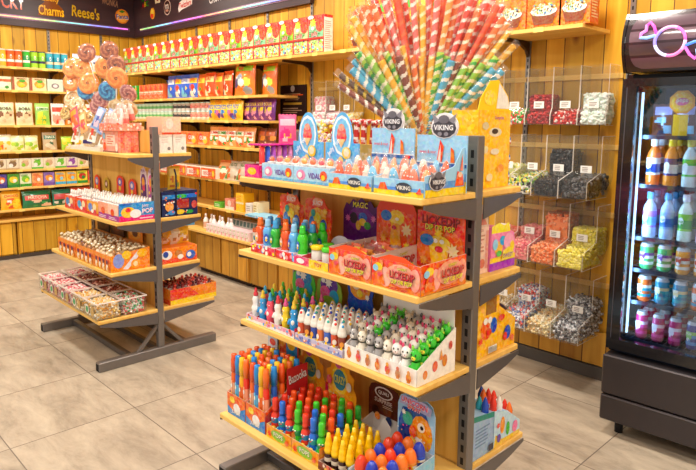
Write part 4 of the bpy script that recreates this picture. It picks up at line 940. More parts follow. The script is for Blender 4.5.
# magenta box of tubes at the left end
t = solo('display_box', tray_mb(.1, .23, .05, .05, '#E8288A', '#C8287A', [('d',.5,.5,.3,'yellow',.3)], [('k',.05,.1,.95,.9,12,.06,['yellow','white','purple'])]), 'magenta display box of coloured tubes at the left end of the centre rack', 'display box', (-2.035, 1.565, Z1))
o = MB().cbox(-.048, -.1, .1265, .048, .11, .134, '#D0108A', 'gloss').obj('lid', t)
tb = {}
for i, c in enumerate(('#F03A3A','#2A5AD8','#B04AC0','#D86AB0','#9A3AA8','#E088C8','#B04AC0')):
    if c not in tb: tb[c] = Kind(lambda c=c: MB().lathe([(.001,0,c),(.011,0,c),(.0115,.05,'white' if c in ('#F03A3A','#2A5AD8') else c),(.0115,.07,c),(.011,.12,c),(.001,.1235,c)], 10, 'gloss').obj('sweet_tube'))
    tb[c].put('sweet tube standing in the magenta box, %s along its side' % ('nearest' if i == 0 else ORD[i]), 'sweet tube', (-2.006, 1.478+.029*i, Z1+.003), group='tubes in the magenta box')
bag_kind(.075, .025, .12, '#F2609A', '#F7C8D8', ['white','#FFD83A','#E8288A','white'], None, seed=61).put('pink dotted sweet pouch standing on the magenta box', 'sweet pouch', (-2.03, 1.63, Z1+.1345), tilt=(0,0,.9))
for i, (x, y, c) in enumerate(((-2.02,1.443,'#E82A3A'),(-1.999,1.446,'#F4A03A'),(-2.05,1.441,'#E82A3A'))):
    pass
# candy canes standing behind the arched cards
ck = cane_kind('#C8281E', '#F4E6DC')
t = solo('cane_jar', MB().box(-.17,-.03,0,.17,.03,.003,'white','acrylic').box(-.17,-.03,.003,.17,-.027,.12,'white','acrylic').box(-.17,.027,.003,.17,.03,.12,'white','acrylic').box(-.17,-.027,.003,-.167,.027,.12,'white','acrylic').box(.167,-.027,.003,.17,.027,.12,'white','acrylic'),
         'clear holder of red candy canes behind the arched cards', 'candy holder', (-1.8, 1.79, Z1))
for i in range(15): ck.put('red and white candy cane, %s in the clear holder' % nth(i, 15), 'candy cane', (-1.95+.021*i, 1.79+.01*(i % 2), Z1+.0035), group='candy canes in the clear holder', tilt=(R_.uniform(-.05,.05), .02+.012*(i-7), R_.uniform(.2,.9)))
# clear pack of pastel sweets on the left of the canes
solo('sweet_pack', heap(.2, .05, .11, .11, .011, ['#F7F0E8','#F4E6B0','#F7C8D0','#C8F0D0','#F4D23A','#E8E0F4'], 260, 5), 'clear pack of pastel sweets left of the candy canes', 'sweets', (-2.0, 1.8, Z1+.12), kind='stuff')
solo('sweet_box', box_mb(.21, .07, .119, '#E8B85A', [('r',0,.0,1,.5,'#F2C86A')]), 'yellow carton under the clear pack of pastel sweets', 'sweet box', (-2.0, 1.8, Z1))

# the fan of twisted candy sticks
hold = MB()
FX, FY = -1.468, 1.835
for i in range(4):
    s = (1-.12*i)
hold.lathe([(.07,0,'white'),(.075,.004,'white'),(.085,.16,'white'),(.105,.24,'white')], 18, 'acrylic', cap=False); hold.lathe([(.001,.001,'#F4F0E8'),(.07,.001,'#F4F0E8')], 18, 'gloss', cap=False)
solo('candy_holder', hold, 'clear flared holder at the foot of the fan of candy sticks', 'candy holder', (FX, FY, Z1))
RC = dict(o=('#F4701E','#FBE6C8'), r=('#E8391E','#F9E4DC'), p=('#F2706A','#FBF0EA'), y=('#F9B81E','#FCEBB0'), g=('#2FB03A','#F4EEC8','#BFE04A'), b=('#4AB0D8','#F4F2EE'), n=('#8A3A2A','#F6EEE4'), l=('#8FCB3A','#F7F3D0'), m=('#5A3A2A','#D8B83A'), R=('#EE4A1A','#F26A2A'), q=('#F79A3A','#FBE4C0'))
rk = {k: rope_candy(v[0], v[1], .29, v[2] if len(v) > 2 else None) for k, v in RC.items()}
RCN = dict(o='orange and white', r='red and white', p='pink and white', y='yellow', g='green and cream', b='blue and white', n='brown and white', l='lime', m='brown and gold', R='solid orange-red', q='pale orange')
base = Vector((FX, FY, Z1+.15)); cr = Vector((.695, .719, 0)); fwv = Vector((-.719, .695, 0))
FAN = [ # (angle right of vertical deg, tilt towards the viewer deg, start radius, colour)
 (-34,6,.22,'y'),(-31,2,.25,'y'),(-28,8,.25,'o'),(-25,0,.27,'o'),(-22,4,.26,'o'),(-20,-4,.33,'r'),(-17,2,.29,'p'),(-15,-5,.35,'p'),(-12,1,.28,'R'),(-9,-3,.32,'r'),(-6,4,.26,'p'),(-4,-4,.33,'y'),(-2,2,.22,'y'),
 (1,-3,.30,'p'),(4,3,.24,'p'),(7,-2,.27,'R'),(9,4,.28,'q'),(12,0,.3,'o'),(15,-5,.34,'p'),(17,3,.27,'r'),(19,-2,.32,'r'),(21,6,.24,'o'),(23,1,.31,'r'),(25,-5,.33,'p'),(27,4,.28,'R'),(29,-1,.30,'r'),(31,7,.25,'o'),(34,2,.25,'q'),(36,6,.22,'y'),
 (-38,10,.13,'g'),(-42,6,.12,'b'),(-46,10,.1,'b'),(-52,6,.12,'m'),(-57,9,.1,'n'),(-35,15,.1,'l'),(-30,16,.06,'y'),(-25,12,.08,'g'),(-19,17,.05,'n'),(-15,12,.08,'y'),(-10,15,.04,'o'),(-4,12,.03,'y'),
 (3,14,.03,'y'),(8,15,.05,'g'),(13,12,.04,'g'),(16,17,.03,'b'),(21,14,.03,'n'),(26,16,.03,'l'),(30,12,.08,'g'),(35,14,.07,'l'),(39,9,.12,'g'),(42,13,.08,'b'),(46,9,.1,'b'),(42,3,.2,'y')]
cn = {}
used_lab = {}
for a, b, r0, c in FAN: used_lab[c] = used_lab.get(c, 0)+1
order = sorted(range(len(FAN)), key=lambda i: FAN[i][0])
rank = {}
for i in order:
    c = FAN[i][3]; cn[c] = cn.get(c, 0); rank[i] = cn[c]; cn[c] += 1
for i, (a, b, r0, c) in enumerate(FAN):
    a_, b_ = math.radians(a), math.radians(b)
    d = (cr*math.sin(a_) - fwv*math.sin(b_)*.8 + Vector((0,0,math.cos(a_)))).normalized()
    q = Vector((0,0,1)).rotation_difference(d)
    o_ = rk[c].put('%s twisted candy stick in the fan, %s of its colour' % (RCN[c], nth(rank[i], used_lab[c]) if used_lab[c] > 1 else 'only one'), 'candy stick', base + d*r0*.96, group='twisted candy sticks in the fan')
    o_.rotation_euler = (q @ Euler((0,0,R_.random()*3)).to_quaternion()).to_euler()
# support stems that carry the upper tier
st = MB()
for i, (a, b, r0, c) in enumerate(FAN):
    if r0 < .2: continue
    a_, b_ = math.radians(a), math.radians(b); d = (cr*math.sin(a_) - fwv*math.sin(b_)*.8 + Vector((0,0,math.cos(a_)))).normalized()
    st.tube([Vector((FX, FY, Z1+.012)) + d*.01, base + d*(r0*.96-.004)], .0025, 'white', 5)
solo('stick_stems', st, 'thin white stems below the upper tier of candy sticks', 'stems', (0,0,0), kind='stuff')

# yellow egg display on the rear side
t = solo('egg_display', box_mb(.11, .2, .27, '#FFC40A', [('r',0,0,1,1,'#FFC40A')], [('r',0,0,1,1,'#FFC61A'),('d',.52,.72,.2,'#E8DCC0',.06),('d',.5,.73,.1,'#4A3A2A',.035),('d',.2,.8,.1,'#D8C8A0',.05),('t','Surprise',.62,.9,.06,'#B85AA0',.5),('d',.2,.5,.09,'#E8D8A8',.05),('d',.5,.47,.14,'#E8DCC0',.04),('d',.7,.25,.12,'#F4A01E',.05),('d',.35,.14,.1,'#E8D8A8',.05)]),
         'yellow egg display box on the rear side beside the candy fan', 'display box', (-1.24, 1.875, Z1))
m = MB().prism([(-.1,0),(.1,0),(.085,.05),(.02,.105),(-.03,.1),(-.085,.04)], 0, -.0015, .0015, '#FFD21E', 'paper'); m.art((.0018,-.1,0),(0,1,0),(0,0,1),.2,.105,[('p',[(.55,.06),(.98,.06),(.9,.46),(.62,.9)],'#F2EEE4'),('d',.35,.4,.2,'#FFE04A',.25)]); o = m.obj('header_card', t); o.location = (.05, 0, .27)
eb = egg('#2A7ACB', '#F0762A', '#E8E4E0')
for i in range(4): eb.put('blue and orange egg on the display edge, %s from top' % ORD[i], 'surprise egg', (-1.222, 2.0035, Z1+.225-.064*i-.03), group='eggs on the yellow display', rot=.5)
# ================================================================== CENTRE RACK, SECOND SHELF
Z2 = .9685
gb = {'orange': grip_bottle('#F0561E','#F4701E','#F4B090'), 'blue': grip_bottle('#5FB0F0','#8FC8F4','#2A5FD0'), 'green': grip_bottle('#2FB83A','#3AA0E0','#2A8A4A'), 'leaf': grip_bottle('#3FD02A','#2FC82A','#2A6AD0'), 'red': grip_bottle('#E8401E','#3A9AE0','#F4B090')}
for q, cx in enumerate((-1.955, -1.79)):
    solo('display_tray', tray_mb(.155, .17, .032, .05, '#E8304A', '#F0D8DC', [('r',0,0,1,.3,'#C8183A'),('k',.03,.2,.97,.95,14,.05,['white','#F7A0B0','#FFD83A','#5FB0F0'])], [('r',0,0,1,.4,'#F09A2A')]),
         'red and pink tray holding ridged bottles, %s of two' % ('left','right')[q], 'display tray', (cx, 1.525, Z2))
    grid = [['orange','blue','green'],['red','green','orange'],['orange','red','blue']] if q == 0 else [['orange','blue','leaf'],['red','green','green'],['blue','orange','leaf']]
    for r in range(3):
        for k in range(3):
            c = grid[r][k]
            gb[c].put('%s ridged squeeze bottle, %s tray, %s row, %s' % (c.replace('leaf','bright green').replace('red','red-orange'), ('left','right')[q], ('front','middle','back')[r], nth(k, 3)), 'squeeze bottle', (cx-.05+.05*k, 1.468+.05*r, Z2+.003), group='squeeze bottles on the second shelf', rot=R_.uniform(-.4,.6))
for q, (x, fr) in enumerate(((-2.005, 3), (-1.836, 4))):
    ops = [('r',.02,.02,.98,.8,'#F0561E'),('d',.2,.86,.17,'#E8401E',.1),('d',.5,.9,.2,'#F4A07A',.08),('t','JUICY',.5,.88,.1,'#F4E8F0',.5),('d',.5,.55,.34,'#F4B03A',.26),('d',.3,.5,.12,'#3A8AD8',.14),('d',.72,.48,.12,'#2A6AC8',.13),('d',.5,.62,.14,'#F2E040',.1),('d',.45,.35,.14,'#3FB83A',.09),('d',.6,.28,.1,'#E8304A',.08),('d',.36,.7,.08,'#3AA89A',.07),('s',.8,.75,.1,'#F7C83A'),('s',.2,.25,.1,'#F7C83A')]
    o = card_mb(.165, .225, 'cloud', '#E8481E', ops).obj('header_card'); place(o, (x, 1.632, Z2+.002)); tag(o, 'orange scalloped header card behind the ridged bottles, %s of two' % ('left','right')[q], 'header card')
# low tray with small jars and rounded grey flaps
t = solo('display_tray', tray_mb(.19, .16, .03, .045, '#D8285A', '#CFC6CE', [('r',0,0,.45,1,'#E8487A'),('r',.45,0,1,1,'#F0D23A'),('d',.2,.5,.12,'#F4F0F4',.34),('t','TOY',.72,.5,.5,'#D8285A',.4)], [('r',0,0,1,.5,'#F0D23A')]), 'pink and yellow tray of small lidded jars with rounded grey flaps', 'display tray', (-1.655, 1.515, Z2))
for x, r_ in ((-.085, .055),):
    m = MB().prism([(.055*math.cos(PI*i/12), .07*math.sin(PI*i/12)) for i in range(13)], 0, -.0015, .0015, '#BDB4BC', 'paper'); o = m.obj('side_flap', t); o.location = (-.0968, .02, .02)
    m = MB().prism([(.07*math.cos(PI*i/12), .075*math.sin(PI*i/12)) for i in range(13)], 1, -.0015, .0015, '#C8C0CA', 'paper'); o = m.obj('back_flap', t); o.location = (-.01, .083, .02)
jk = {'yellow': small_jar('#F7D21E'), 'green': small_jar('#4FD02A')}
for i, (x, y, c) in enumerate(((-1.665,1.475,'yellow'),(-1.607,1.475,'green'),(-1.665,1.53,'green'),(-1.607,1.53,'yellow'))):
    jk[c].put('small jar with %s lid in the low tray, %s row' % (c, 'front' if i < 2 else 'back'), 'sweet jar', (x, y, Z2+.003))
# purple card with tray
t = solo('display_tray', tray_mb(.2, .1, .045, .06, '#5A1A6A', '#C8C0CC'), 'empty purple tray with a large purple header card', 'display tray', (-1.655, 1.645, Z2))
o = card_mb(.2, .19, 'crown', '#5A1A6A', [('r',.04,.02,.96,.72,'#5E1A70'),('d',.5,.55,.36,'#7A2A8A',.26),('d',.3,.56,.11,'#3A2A3A',.12),('d',.55,.6,.12,'#3A6AC8',.1),('d',.55,.5,.1,'#F2C83A',.08),('d',.68,.44,.09,'#4FA84A',.08),('d',.44,.42,.07,'#E8B02A',.1),('s',.15,.55,.08,'#D86AB0'),('s',.85,.6,.08,'#D86AB0'),('t','MAGIC',.5,.85,.12,'#F2E03A',.4),('t','candy',.72,.16,.1,'#F4E6F4',.4),('d',.5,.06,.16,'#C8C0CC',.07)]).obj('header_card', t); o.location = (0, .052, .045)
# orange-red dip cartons
DIP = '#F0501A'
def dip_ops(sc=1):
    return [('r',0,0,1,.18,'#F07A2A'),('d',.3,.4,.12,'#F7B0A0',.36),('d',.9,.5,.1,'#F7A890',.4),('d',.62,.55,.3,'#F4A58A',.4),('p',[(.06,.1),(.12,.62),(.16,.98),(.26,.98),(.24,.6),(.3,.1)],'#F47A1E'),('d',.16,.72,.09,'#F7D23A',.14),('d',.1,.66,.06,'#8FD0F0',.12),('d',.2,.46,.06,'#E8302A',.09),
            ('t','CANDY',.66,.8,.09,'#E8E03A',.28,.05,'#3A5A1A'),('t','LICKEDIP',.66,.58,.26,'#D8202A',.5,0,'#5A1010'),('t','DIP OR POP',.66,.34,.15,'#F2E83A',.42,.03,'#3A2A10'),('w',.4,.03,.9,.14,2,'#C83A1A')]
def dip_card():
    return [('r',0,0,1,1,'#EA3A1A'),('d',.5,.45,.5,'#F4702A',.36),('t','LICKEDIP',.5,.88,.13,'#B8141A',.8,0,'#4A0A0A'),('t','DIP OR POP',.5,.76,.09,'#F2E83A',.62,0,'#3A2A10'),('p',[(.36,.1),(.62,.1),(.72,.5),(.28,.5)],'#F7B81E'),('d',.5,.52,.24,'#F7D23A',.13),('d',.42,.56,.05,'white',.035),('d',.56,.56,.05,'white',.035),('d',.5,.44,.09,'#D8202A',.05),('d',.24,.56,.15,'#2A7AD0',.09),('s',.8,.45,.14,'#F4D8A0'),('s',.18,.24,.1,'#F4A01E'),('s',.82,.2,.1,'#F4D23A'),('s',.5,.68,.1,'#F7D23A')]
for q, cx in enumerate((-1.452, -1.245)):
    m = tray_mb(.204, .235, .092, .1, DIP, '#E0CFC8', dip_ops(), dip_ops(), hs=.095)
    m.prism([(-.08,0),(.08,0),(.03,.018),(-.03,.018)], 1, -.1175, -.115, DIP, 'paper')
    for k in range(len(m.v)-8, len(m.v)): m.v[k] = (m.v[k][0], m.v[k][1], m.v[k][2]+.092)
    t = solo('display_carton', m, 'orange dip-candy carton, %s of two on the second shelf' % ('left','right')[q], 'display carton', (cx, 1.55, Z2))
    if q == 0:
        o = card_mb(.19, .2, 'round', '#E8421A', [('r',.02,.02,.98,.8,'#EA4A1E'),('d',.5,.5,.44,'#F4682A',.36),('d',.52,.7,.2,'#F7D23A',.14),('d',.26,.72,.14,'#2A7AD0',.1),('p',[(.36,.1),(.66,.1),(.6,.6),(.4,.6)],'#F7A81E'),('s',.78,.5,.14,'#F4D8A0'),('s',.2,.3,.1,'#F4A01E'),('s',.8,.2,.1,'#F4D23A'),('d',.55,.68,.05,'white',.03),('d',.48,.52,.06,'#C8202A',.04)]).obj('header_card', t); o.location = (.005, .114, .045)
    else:
        o = card_mb(.198, .225, 'rect', '#EA3A1A', dip_card()).obj('header_card', t); o.location = (.0, .1115, .002)
pk = [bag_kind(.05, .012, .09, c, d, ['#F7D23A','#F4702A','#8A1A1A'], None, seed=70+i, res=(6,8)) for i, (c, d) in enumerate((('#A82A1A','#F4A05A'),('#E8602A','#F7D23A'),('#8A3A1A','#E8902A')))]
for r in range(4):
    for k in range(3):
        pk[(r+k) % 3].put('small foil packet in the left dip carton, %s row from front, %s' % (ORD[r], nth(k, 3)), 'sweet packet', (-1.51+.056*k, 1.47+.04*r, Z2+.01), group='foil packets in the dip carton', tilt=(-.3+R_.uniform(-.1,.1), R_.uniform(-.1,.1), R_.uniform(-.3,.3)))
# rear side of the second shelf
m = box_mb(.3, .085, .17, '#E8C8B8', None, [('r',0,0,1,1,'#ECC8B4'),('w',.1,.45,.75,.85,5,'#C88A78'),('r',.78,.1,.98,.9,'#E09A88'),('d',.55,.22,.2,'#D87A6A',.1),('t','KIDS',.4,.92,.06,'#B85A4A')])
t = solo('sweet_carton', m, 'plain pale pink carton beside the rack post, rear side of the second shelf', 'sweet carton', (-1.33, 1.812, Z2))
m = MB().prism([(-.04,0),(.04,0),(.036,.085),(-.02,.07)], 0, -.0015, .0015, '#F2DCCB', 'paper'); m.art((.0018,-.04,0),(0,1,0),(0,0,1),.08,.08,[('p',[(.1,.05),(.9,.05),(.5,.6)],'#E88A78')]); o = m.obj('open_flap', t); o.location = (.148, 0, .17)
m = MB().prism([(-.08,0),(.085,0),(.088,.08),(.07,.13),(.03,.15),(-.05,.162),(-.08,.16)], 0, -.15, .15, '#F07AB0', 'paper')
m.art((.1503,-.08,0),(0,1,0),(0,0,1),.17,.16,[('r',0,0,.99,.18,'#A83AC8'),('r',0,.18,.99,.3,'#F7D21E'),('p',[(.02,.3),(.98,.3),(1.0,.5),(.9,.8),(.6,.93),(.02,.97)],'#F48AB8'),('p',[(.02,.86),(.75,.84),(.68,1.06),(.5,1.0),(.3,1.08),(.02,1.02)],'#F7E81E'),('d',.3,.5,.16,'#F4C03A',.16),('d',.45,.66,.11,'#3AB0E8',.11),('d',.16,.6,.1,'#8FD0F0',.13),('d',.68,.62,.2,'#F4A8C8',.2),('d',.82,.5,.09,'#F7D21E',.12),('d',.3,.38,.1,'#5FC84A',.07),('p',[(.4,.2),(.9,.22),(.85,.44),(.65,.5),(.45,.42)],'#F2E03A'),('t','SWEET',.65,.3,.1,'#8A3AB0',.4)])
solo('sweet_carton', m, 'pink, yellow and purple sweet carton on the rear side of the second shelf', 'sweet carton', (-1.325, 1.94, Z2))

# ================================================================== CENTRE RACK, THIRD SHELF
Z3 = .6685
fs = {'white': figure_spray('#F4EFEC','#C82A3A','#E8384A'), 'blue': figure_spray('#2A9AE0','#1A6AC0','#F7D23A'), 'pink': figure_spray('#F0506A','#D8304A','#3AB0E0'), 'yellow': figure_spray('#F7CE1E','#2FA83A','#E85A9A'), 'teal': figure_spray('#2AA8B8','#F4A01E','#5FD03A'), 'green': figure_spray('#5FC83A','#2A8AD0','#F7D23A')}
solo('display_tray', tray_mb(.315, .2, .028, .04, '#F0B8C8', '#E8DCE0', [('r',0,0,1,.4,'#F4F0F2'),('k',.02,.3,.98,.95,26,.02,['#E8384A','#5FB0F0','white','#F7D23A','#F28AB0'])], [('r',0,0,1,1,'#E8384A')]), 'pink and white tray holding spray bottles on the third shelf', 'display tray', (-1.915, 1.54, Z3))
G3 = [['white','blue','pink','white','yellow','blue'],['pink','teal','pink','blue','green','blue'],['blue','green','teal','green','pink','yellow'],['teal','green','pink','blue','teal','yellow']]
for r in range(4):
    for k in range(6):
        c = G3[r][k]
        fs[c].put('%s figure spray bottle, third shelf, %s row, %s' % (c, ('front','second','third','back')[r], nth(k, 6)), 'spray bottle', (-2.04+.05*k, 1.466+.048*r, Z3+.003), group='spray bottles on the third shelf', rot=R_.uniform(-.3,.8))
for q, (x, c1, c2, lab) in enumerate(((-1.95,'#4FC83A','#2A8AD0','green and blue scalloped card behind the spray bottles'),(-1.79,'#8FB83A','#6A3AA0','olive and purple scalloped card behind the spray bottles'))):
    o = card_mb(.155, .22, 'cloud', c1, [('d',.5,.75,.34,c2,.2),('d',.35,.6,.2,'#E85A9A',.12),('d',.7,.55,.18,'#3AA8D8',.13),('d',.5,.4,.3,c1,.15),('s',.5,.8,.16,'#F4F0E8'),('d',.6,.3,.12,'#F7D23A',.08),('d',.3,.82,.08,'#F4F0E8',.05)]).obj('header_card'); place(o, (x, 1.652, Z3+.002)); tag(o, lab, 'header card')
ct = [cone_tube('#D8502A','#F4E6D8','#E8302A'), cone_tube('#8A3A2A','#F29A3A','#3AA0E0'), cone_tube('#2A4AB0','#F0A83A','#2A5AD0'), cone_tube('#E87A3A','#F4F0E8','#F7C83A'), cone_tube('#3A6AD0','#F4DCC0','#3AC0B0')]
ctn = ['red-labelled','brown-labelled','dark blue','orange-labelled','blue-labelled']
solo('display_tray', tray_mb(.262, .2, .026, .035, '#C8C0E0', '#EDE8F0', [('r',.0,.0,1,.4,'#8A9AD8'),('k',.02,.2,.98,.9,22,.02,['white','#F28A6A','#5F7AD0','#F7D0C0'])]), 'lilac tray holding whip-topped tubes on the third shelf', 'display tray', (-1.622, 1.54, Z3))
for r in range(5):
    for k in range(7):
        j = (k+r*2+(k*r) % 3) % 5
        ct[j].put('%s whip-topped tube, %s row, %s' % (ctn[j], ('front','second','third','fourth','back')[r], nth(k, 7)), 'sweet tube', (-1.732+.0368*k, 1.458+.04*r, Z3+.003), group='whip-topped tubes on the third shelf', rot=R_.uniform(-.3,.8))
at = {'grey': animal_tube('#A8A4A4','#E8E4E0','#6A6666'), 'cream': animal_tube('#F0E6D4','#F7F2EA','#C8B090'), 'white': animal_tube('#F4F0EC','#F7E0DC','#E84A7A'), 'green': animal_tube('#2FC02A','#F2E23A','#8FE04A')}
m = tray_mb(.325, .2, .055, .15, '#F6F2EC', '#EFEAE4', [('r',0,0,1,1,'#F7F3EE')] + [o for i in range(7) for o in (('d',.07+.143*i,.48,.035,('#E8862A','#E8605A','#C88A5A')[i % 3],.28),('d',.07+.143*i,.8,.02,('#E8A05A','#D8704A')[i % 2],.14),('p',[(.05+.143*i,.2),(.09+.143*i,.2),(.07+.143*i,.5)],'#D8803A'))],
            [('d',.2,.2,.06,'#E8862A',.1),('d',.45,.3,.07,'#E85A4A',.12),('d',.7,.35,.07,'#D8803A',.14),('d',.85,.65,.05,'#C84A3A',.1),('p',[(.55,.4),(.65,.4),(.6,.65)],'#E8A05A')])
t = solo('display_tray', m, 'white printed tray with a sloped side, full of animal bottles', 'display tray', (-1.321, 1.545, Z3))
MB().box(-.16, .094, .15, .16, .0968, .255, '#F2EEEA', 'paper').obj('header_card', t)
G4 = ['grey','cream','grey','white','cream','white','green']
for r in range(5):
    for k in range(8):
        c = [['grey','cream','grey','grey','cream','white','white','green'],['cream','white','green','grey','cream','white','white','green'],['grey','white','green','grey','white','cream','white','green'],['cream','white','green','grey','cream','white','white','green'],['grey','white','green','cream','grey','white','white','green']][r][k]
        at[c].put('%s animal bottle in the white tray, %s row, %s' % (c, ('front','second','third','fourth','back')[r], nth(k, 8)), 'animal bottle', (-1.321-.138+.0395*k, 1.468+.0385*r, Z3+.003+.012*r), group='animal bottles on the third shelf', rot=R_.uniform(-.1,.9), scale=(1,1,1.2))
o = card_mb(.14, .15, 'cloud', '#1A4AB8', [('p',[(.05,.02),(.95,.02),(.97,.35),(.03,.35)],'#1A4AB8'),('d',.5,.62,.4,'#F49A2A',.28),('d',.35,.7,.14,'#F4E6C8',.12),('d',.65,.68,.15,'#E85A3A',.12),('d',.5,.5,.12,'#F7D23A',.1),('s',.5,.85,.12,'#6AB0E8'),('s',.8,.45,.1,'#F4F0E8')]).obj('header_card'); place(o, (-1.62, 1.66, Z3+.09)); tag(o, 'orange and blue header card above the whip-topped tubes', 'header card')
MB().box(-.05,-.006,-.09,.05,.006,0,'#1A4AB8','paper').obj('stand', o)
# rear side yellow sloped carton
m = MB().prism([(-.135,0),(.135,0),(.135,.1),(.02,.17),(.02,.21),(-.135,.21)], 0, -.15, .15, '#F7B81A', 'paper')
m.art((.1503,-.135,0),(0,1,0),(0,0,1),.27,.21,[('p',[(0,0),(1,0),(1,.47),(.57,.8),(.57,1),(0,1)],'#F9BC1E'),('p',[(.25,.72),(.5,.72),(.5,1.0),(.25,1.0)],'#9A6A2A'),('d',.28,.48,.14,'#F0621A',.2),('d',.4,.5,.06,'#F7E0C0',.08),('d',.44,.5,.08,'#2A5AC8',.14),('d',.24,.62,.05,'white',.06),('d',.34,.62,.05,'white',.06),('d',.32,.42,.06,'#E8281E',.06),('d',.78,.28,.08,'#2A5AC8',.13),('d',.72,.22,.05,'#E8281E',.08),('s',.9,.15,.06,'#E8401E'),('s',.12,.3,.06,'#E8401E'),('d',.6,.6,.08,'#E8401E',.06),
      ('r',.3,.04,.5,.16,'#F4F0E8')] + [('r',.31+.02*i,.05,.318+.02*i,.15,'black') for i in range(9)])
solo('sweet_carton', m, 'yellow sloped sweet carton with barcode on the rear third shelf', 'sweet carton', (-1.31, 1.892, Z3))
rb = [bag_kind(.06, .015, .1, c, d, ['#2A5AC8','#F4F0E8','#E8301E'], None, seed=80+i, res=(6,8)) for i, (c, d) in enumerate((('#2A3A8A','#F4F0E8'),('#F4F0E8','#E8302A'),('#F7C81E','#2A3A8A')))]
for i in range(6): rb[i % 3].put('striped sweet sachet on top of the yellow sloped carton, %s' % nth(i, 6), 'sachet', (-1.19-.052*i, 1.925, Z3+.174), group='sachets on the yellow carton', tilt=(-2.1, 0, 0))

# ================================================================== CENTRE RACK, LOWEST SHELF
Z4 = .2885
lt = {'orange': long_tube('#F0621A','#F0561E','#F4B08A'), 'blue': long_tube('#1A62C8','#1A8AE0','#5FC0F0'), 'yellow': long_tube('#F4B81E','#F7C81E','#F4702A'), 'red': long_tube('#E8321E','#F4701E','#F7A07A')}
seq = [['orange','blue','yellow','red'],['orange','orange','yellow','blue'],['red','blue','yellow','orange'],['orange','blue','yellow','red'],['red','orange','yellow','blue'],['orange','red','blue','yellow']]
for q, cx in enumerate((-2.015, -1.883)):
    m = tray_mb(.126, .215, .09, .2, '#F0682A', '#D8A890', [('r',.0,.0,1,.75,'#3A8AD8'),('p',[(0,.4),(.4,.2),(1,.6),(1,1),(0,1)],'#F0702A'),('d',.55,.4,.2,'#F4F0F0',.26),('d',.3,.75,.14,'#F7D23A',.16),('t','JUMBO',.5,.2,.2,'white',.8)],
                [('p',[(0,0),(1,0),(1,.98),(.0,.36)],'#C82A2A'),('t','Bazooka',.7,.6,.14,'#F4F0F4',.42,.18,'#5A1010')])
    t = solo('display_tray', m, 'orange and blue sloped tray of tall sweet tubes, %s of two' % ('left','right')[q], 'display tray', (cx, 1.4525, Z4))
    if q == 1:
        m = MB().box(.0634, .0, 0.0, .0655, .106, .235, '#C8242A', 'paper'); m.art((.0658,0,0),(0,1,0),(0,0,1),.106,.235,[('t','Bazooka',.5,.82,.16,'#F4F0F4',.86,.15,'#5A1010')]); m.obj('side_panel', t)
    for r in range(5):
        for k in range(4):
            c = seq[r][k]
            lt[c].put('tall %s sweet tube, %s jumbo tray, %s row, %s' % (c, ('left','right')[q], ('front','second','third','fourth','fifth','back')[r], nth(k, 4)), 'sweet tube', (cx-.0435+.029*k, 1.362+.0385*r+.004, Z4+.003), group='tall sweet tubes on the lowest shelf')
o = card_mb(.16, .15, 'round', '#E8501E', [('r',.02,.02,.52,.8,'#F0621A'),('r',.52,.02,.98,.8,'#2A9AE0'),('d',.3,.5,.2,'#F49A2A',.2),('d',.32,.66,.1,'#F7D23A',.1),('d',.74,.5,.18,'#F7C83A',.2),('d',.74,.6,.08,'#F0702A',.1),('s',.2,.25,.1,'#F7D23A')]).obj('header_card'); place(o, (-1.98, 1.578, Z4+.2)); tag(o, 'orange and blue header card above the tall tubes', 'header card')
MB().box(-.06,-.003,-.2,.06,.003,0,'#D8D0C8','paper').obj('stand', o)
o = card_mb(.07, .11, 'rect', '#2A4A7A', [('r',.04,.04,.96,.5,'#D8E4F0'),('t','SUPER',.5,.75,.2,'#E8E4F0'),('d',.5,.3,.3,'#E8402A',.14)]).obj('header_card'); place(o, (-2.06, 1.57, Z4+.22)); tag(o, 'small dark blue and white card at the left end above the tall tubes', 'header card')
MB().box(-.03,-.002,-.22,.03,.002,0,'#D8D0C8','paper').obj('stand', o)
# figure bottles
ft = {'red': figure_tube('#E8381E','#3A8AB8'), 'orange': figure_tube('#F4581E','#E86A3A'), 'blue': figure_tube('#1A6AD8','#3AA8A8'), 'green': figure_tube('#3FC82A','#2A9A5A'), 'leaf': figure_tube('#2FA83A','#2A7AC8')}
G5 = [['red','blue','red','green','red','blue','green'],['red','orange','green','red','blue','green','orange'],['orange','red','orange','green','orange','red','blue'],['red','orange','red','green','orange','leaf','green'],['orange','red','orange','red','green','orange','leaf']]
for q, (cx, w) in enumerate(((-1.735, .15), (-1.582, .15))):
    solo('display_tray', tray_mb(w, .25, .05, .07, '#F4A02A', '#E8C890', [('r',0,0,1,.3,'#F0C83A'),('d',.5,.5,.3,'#8FC84A',.4),('t','POPS',.5,.55,.36,'#F4F0D8',.5,0,'#2A6A2A'),('s',.15,.4,.1,'#E8402A'),('s',.85,.4,.1,'#E8402A')], [('r',0,0,1,1,'#F4942A'),('d',.4,.5,.2,'#F7D23A',.4)]),
         'yellow-orange tray of figure bottles on the lowest shelf, %s of two' % ('left','right')[q], 'display tray', (cx, 1.47, Z4))
for r in range(5):
    for k in range(7):
        c = G5[r][k]
        ft[c].put('%s figure bottle, lowest shelf, %s row, %s' % (c.replace('leaf','dark green'), ('front','second','third','fourth','back')[r], nth(k, 7)), 'figure bottle', (-1.79+.0437*k - (.003 if k < 3 else -.002 if k > 3 else -.013 if False else 0), 1.375+.046*r, Z4+.003), group='figure bottles on the lowest shelf', rot=R_.uniform(-.2,.8), scale=(.98,.98,.86))
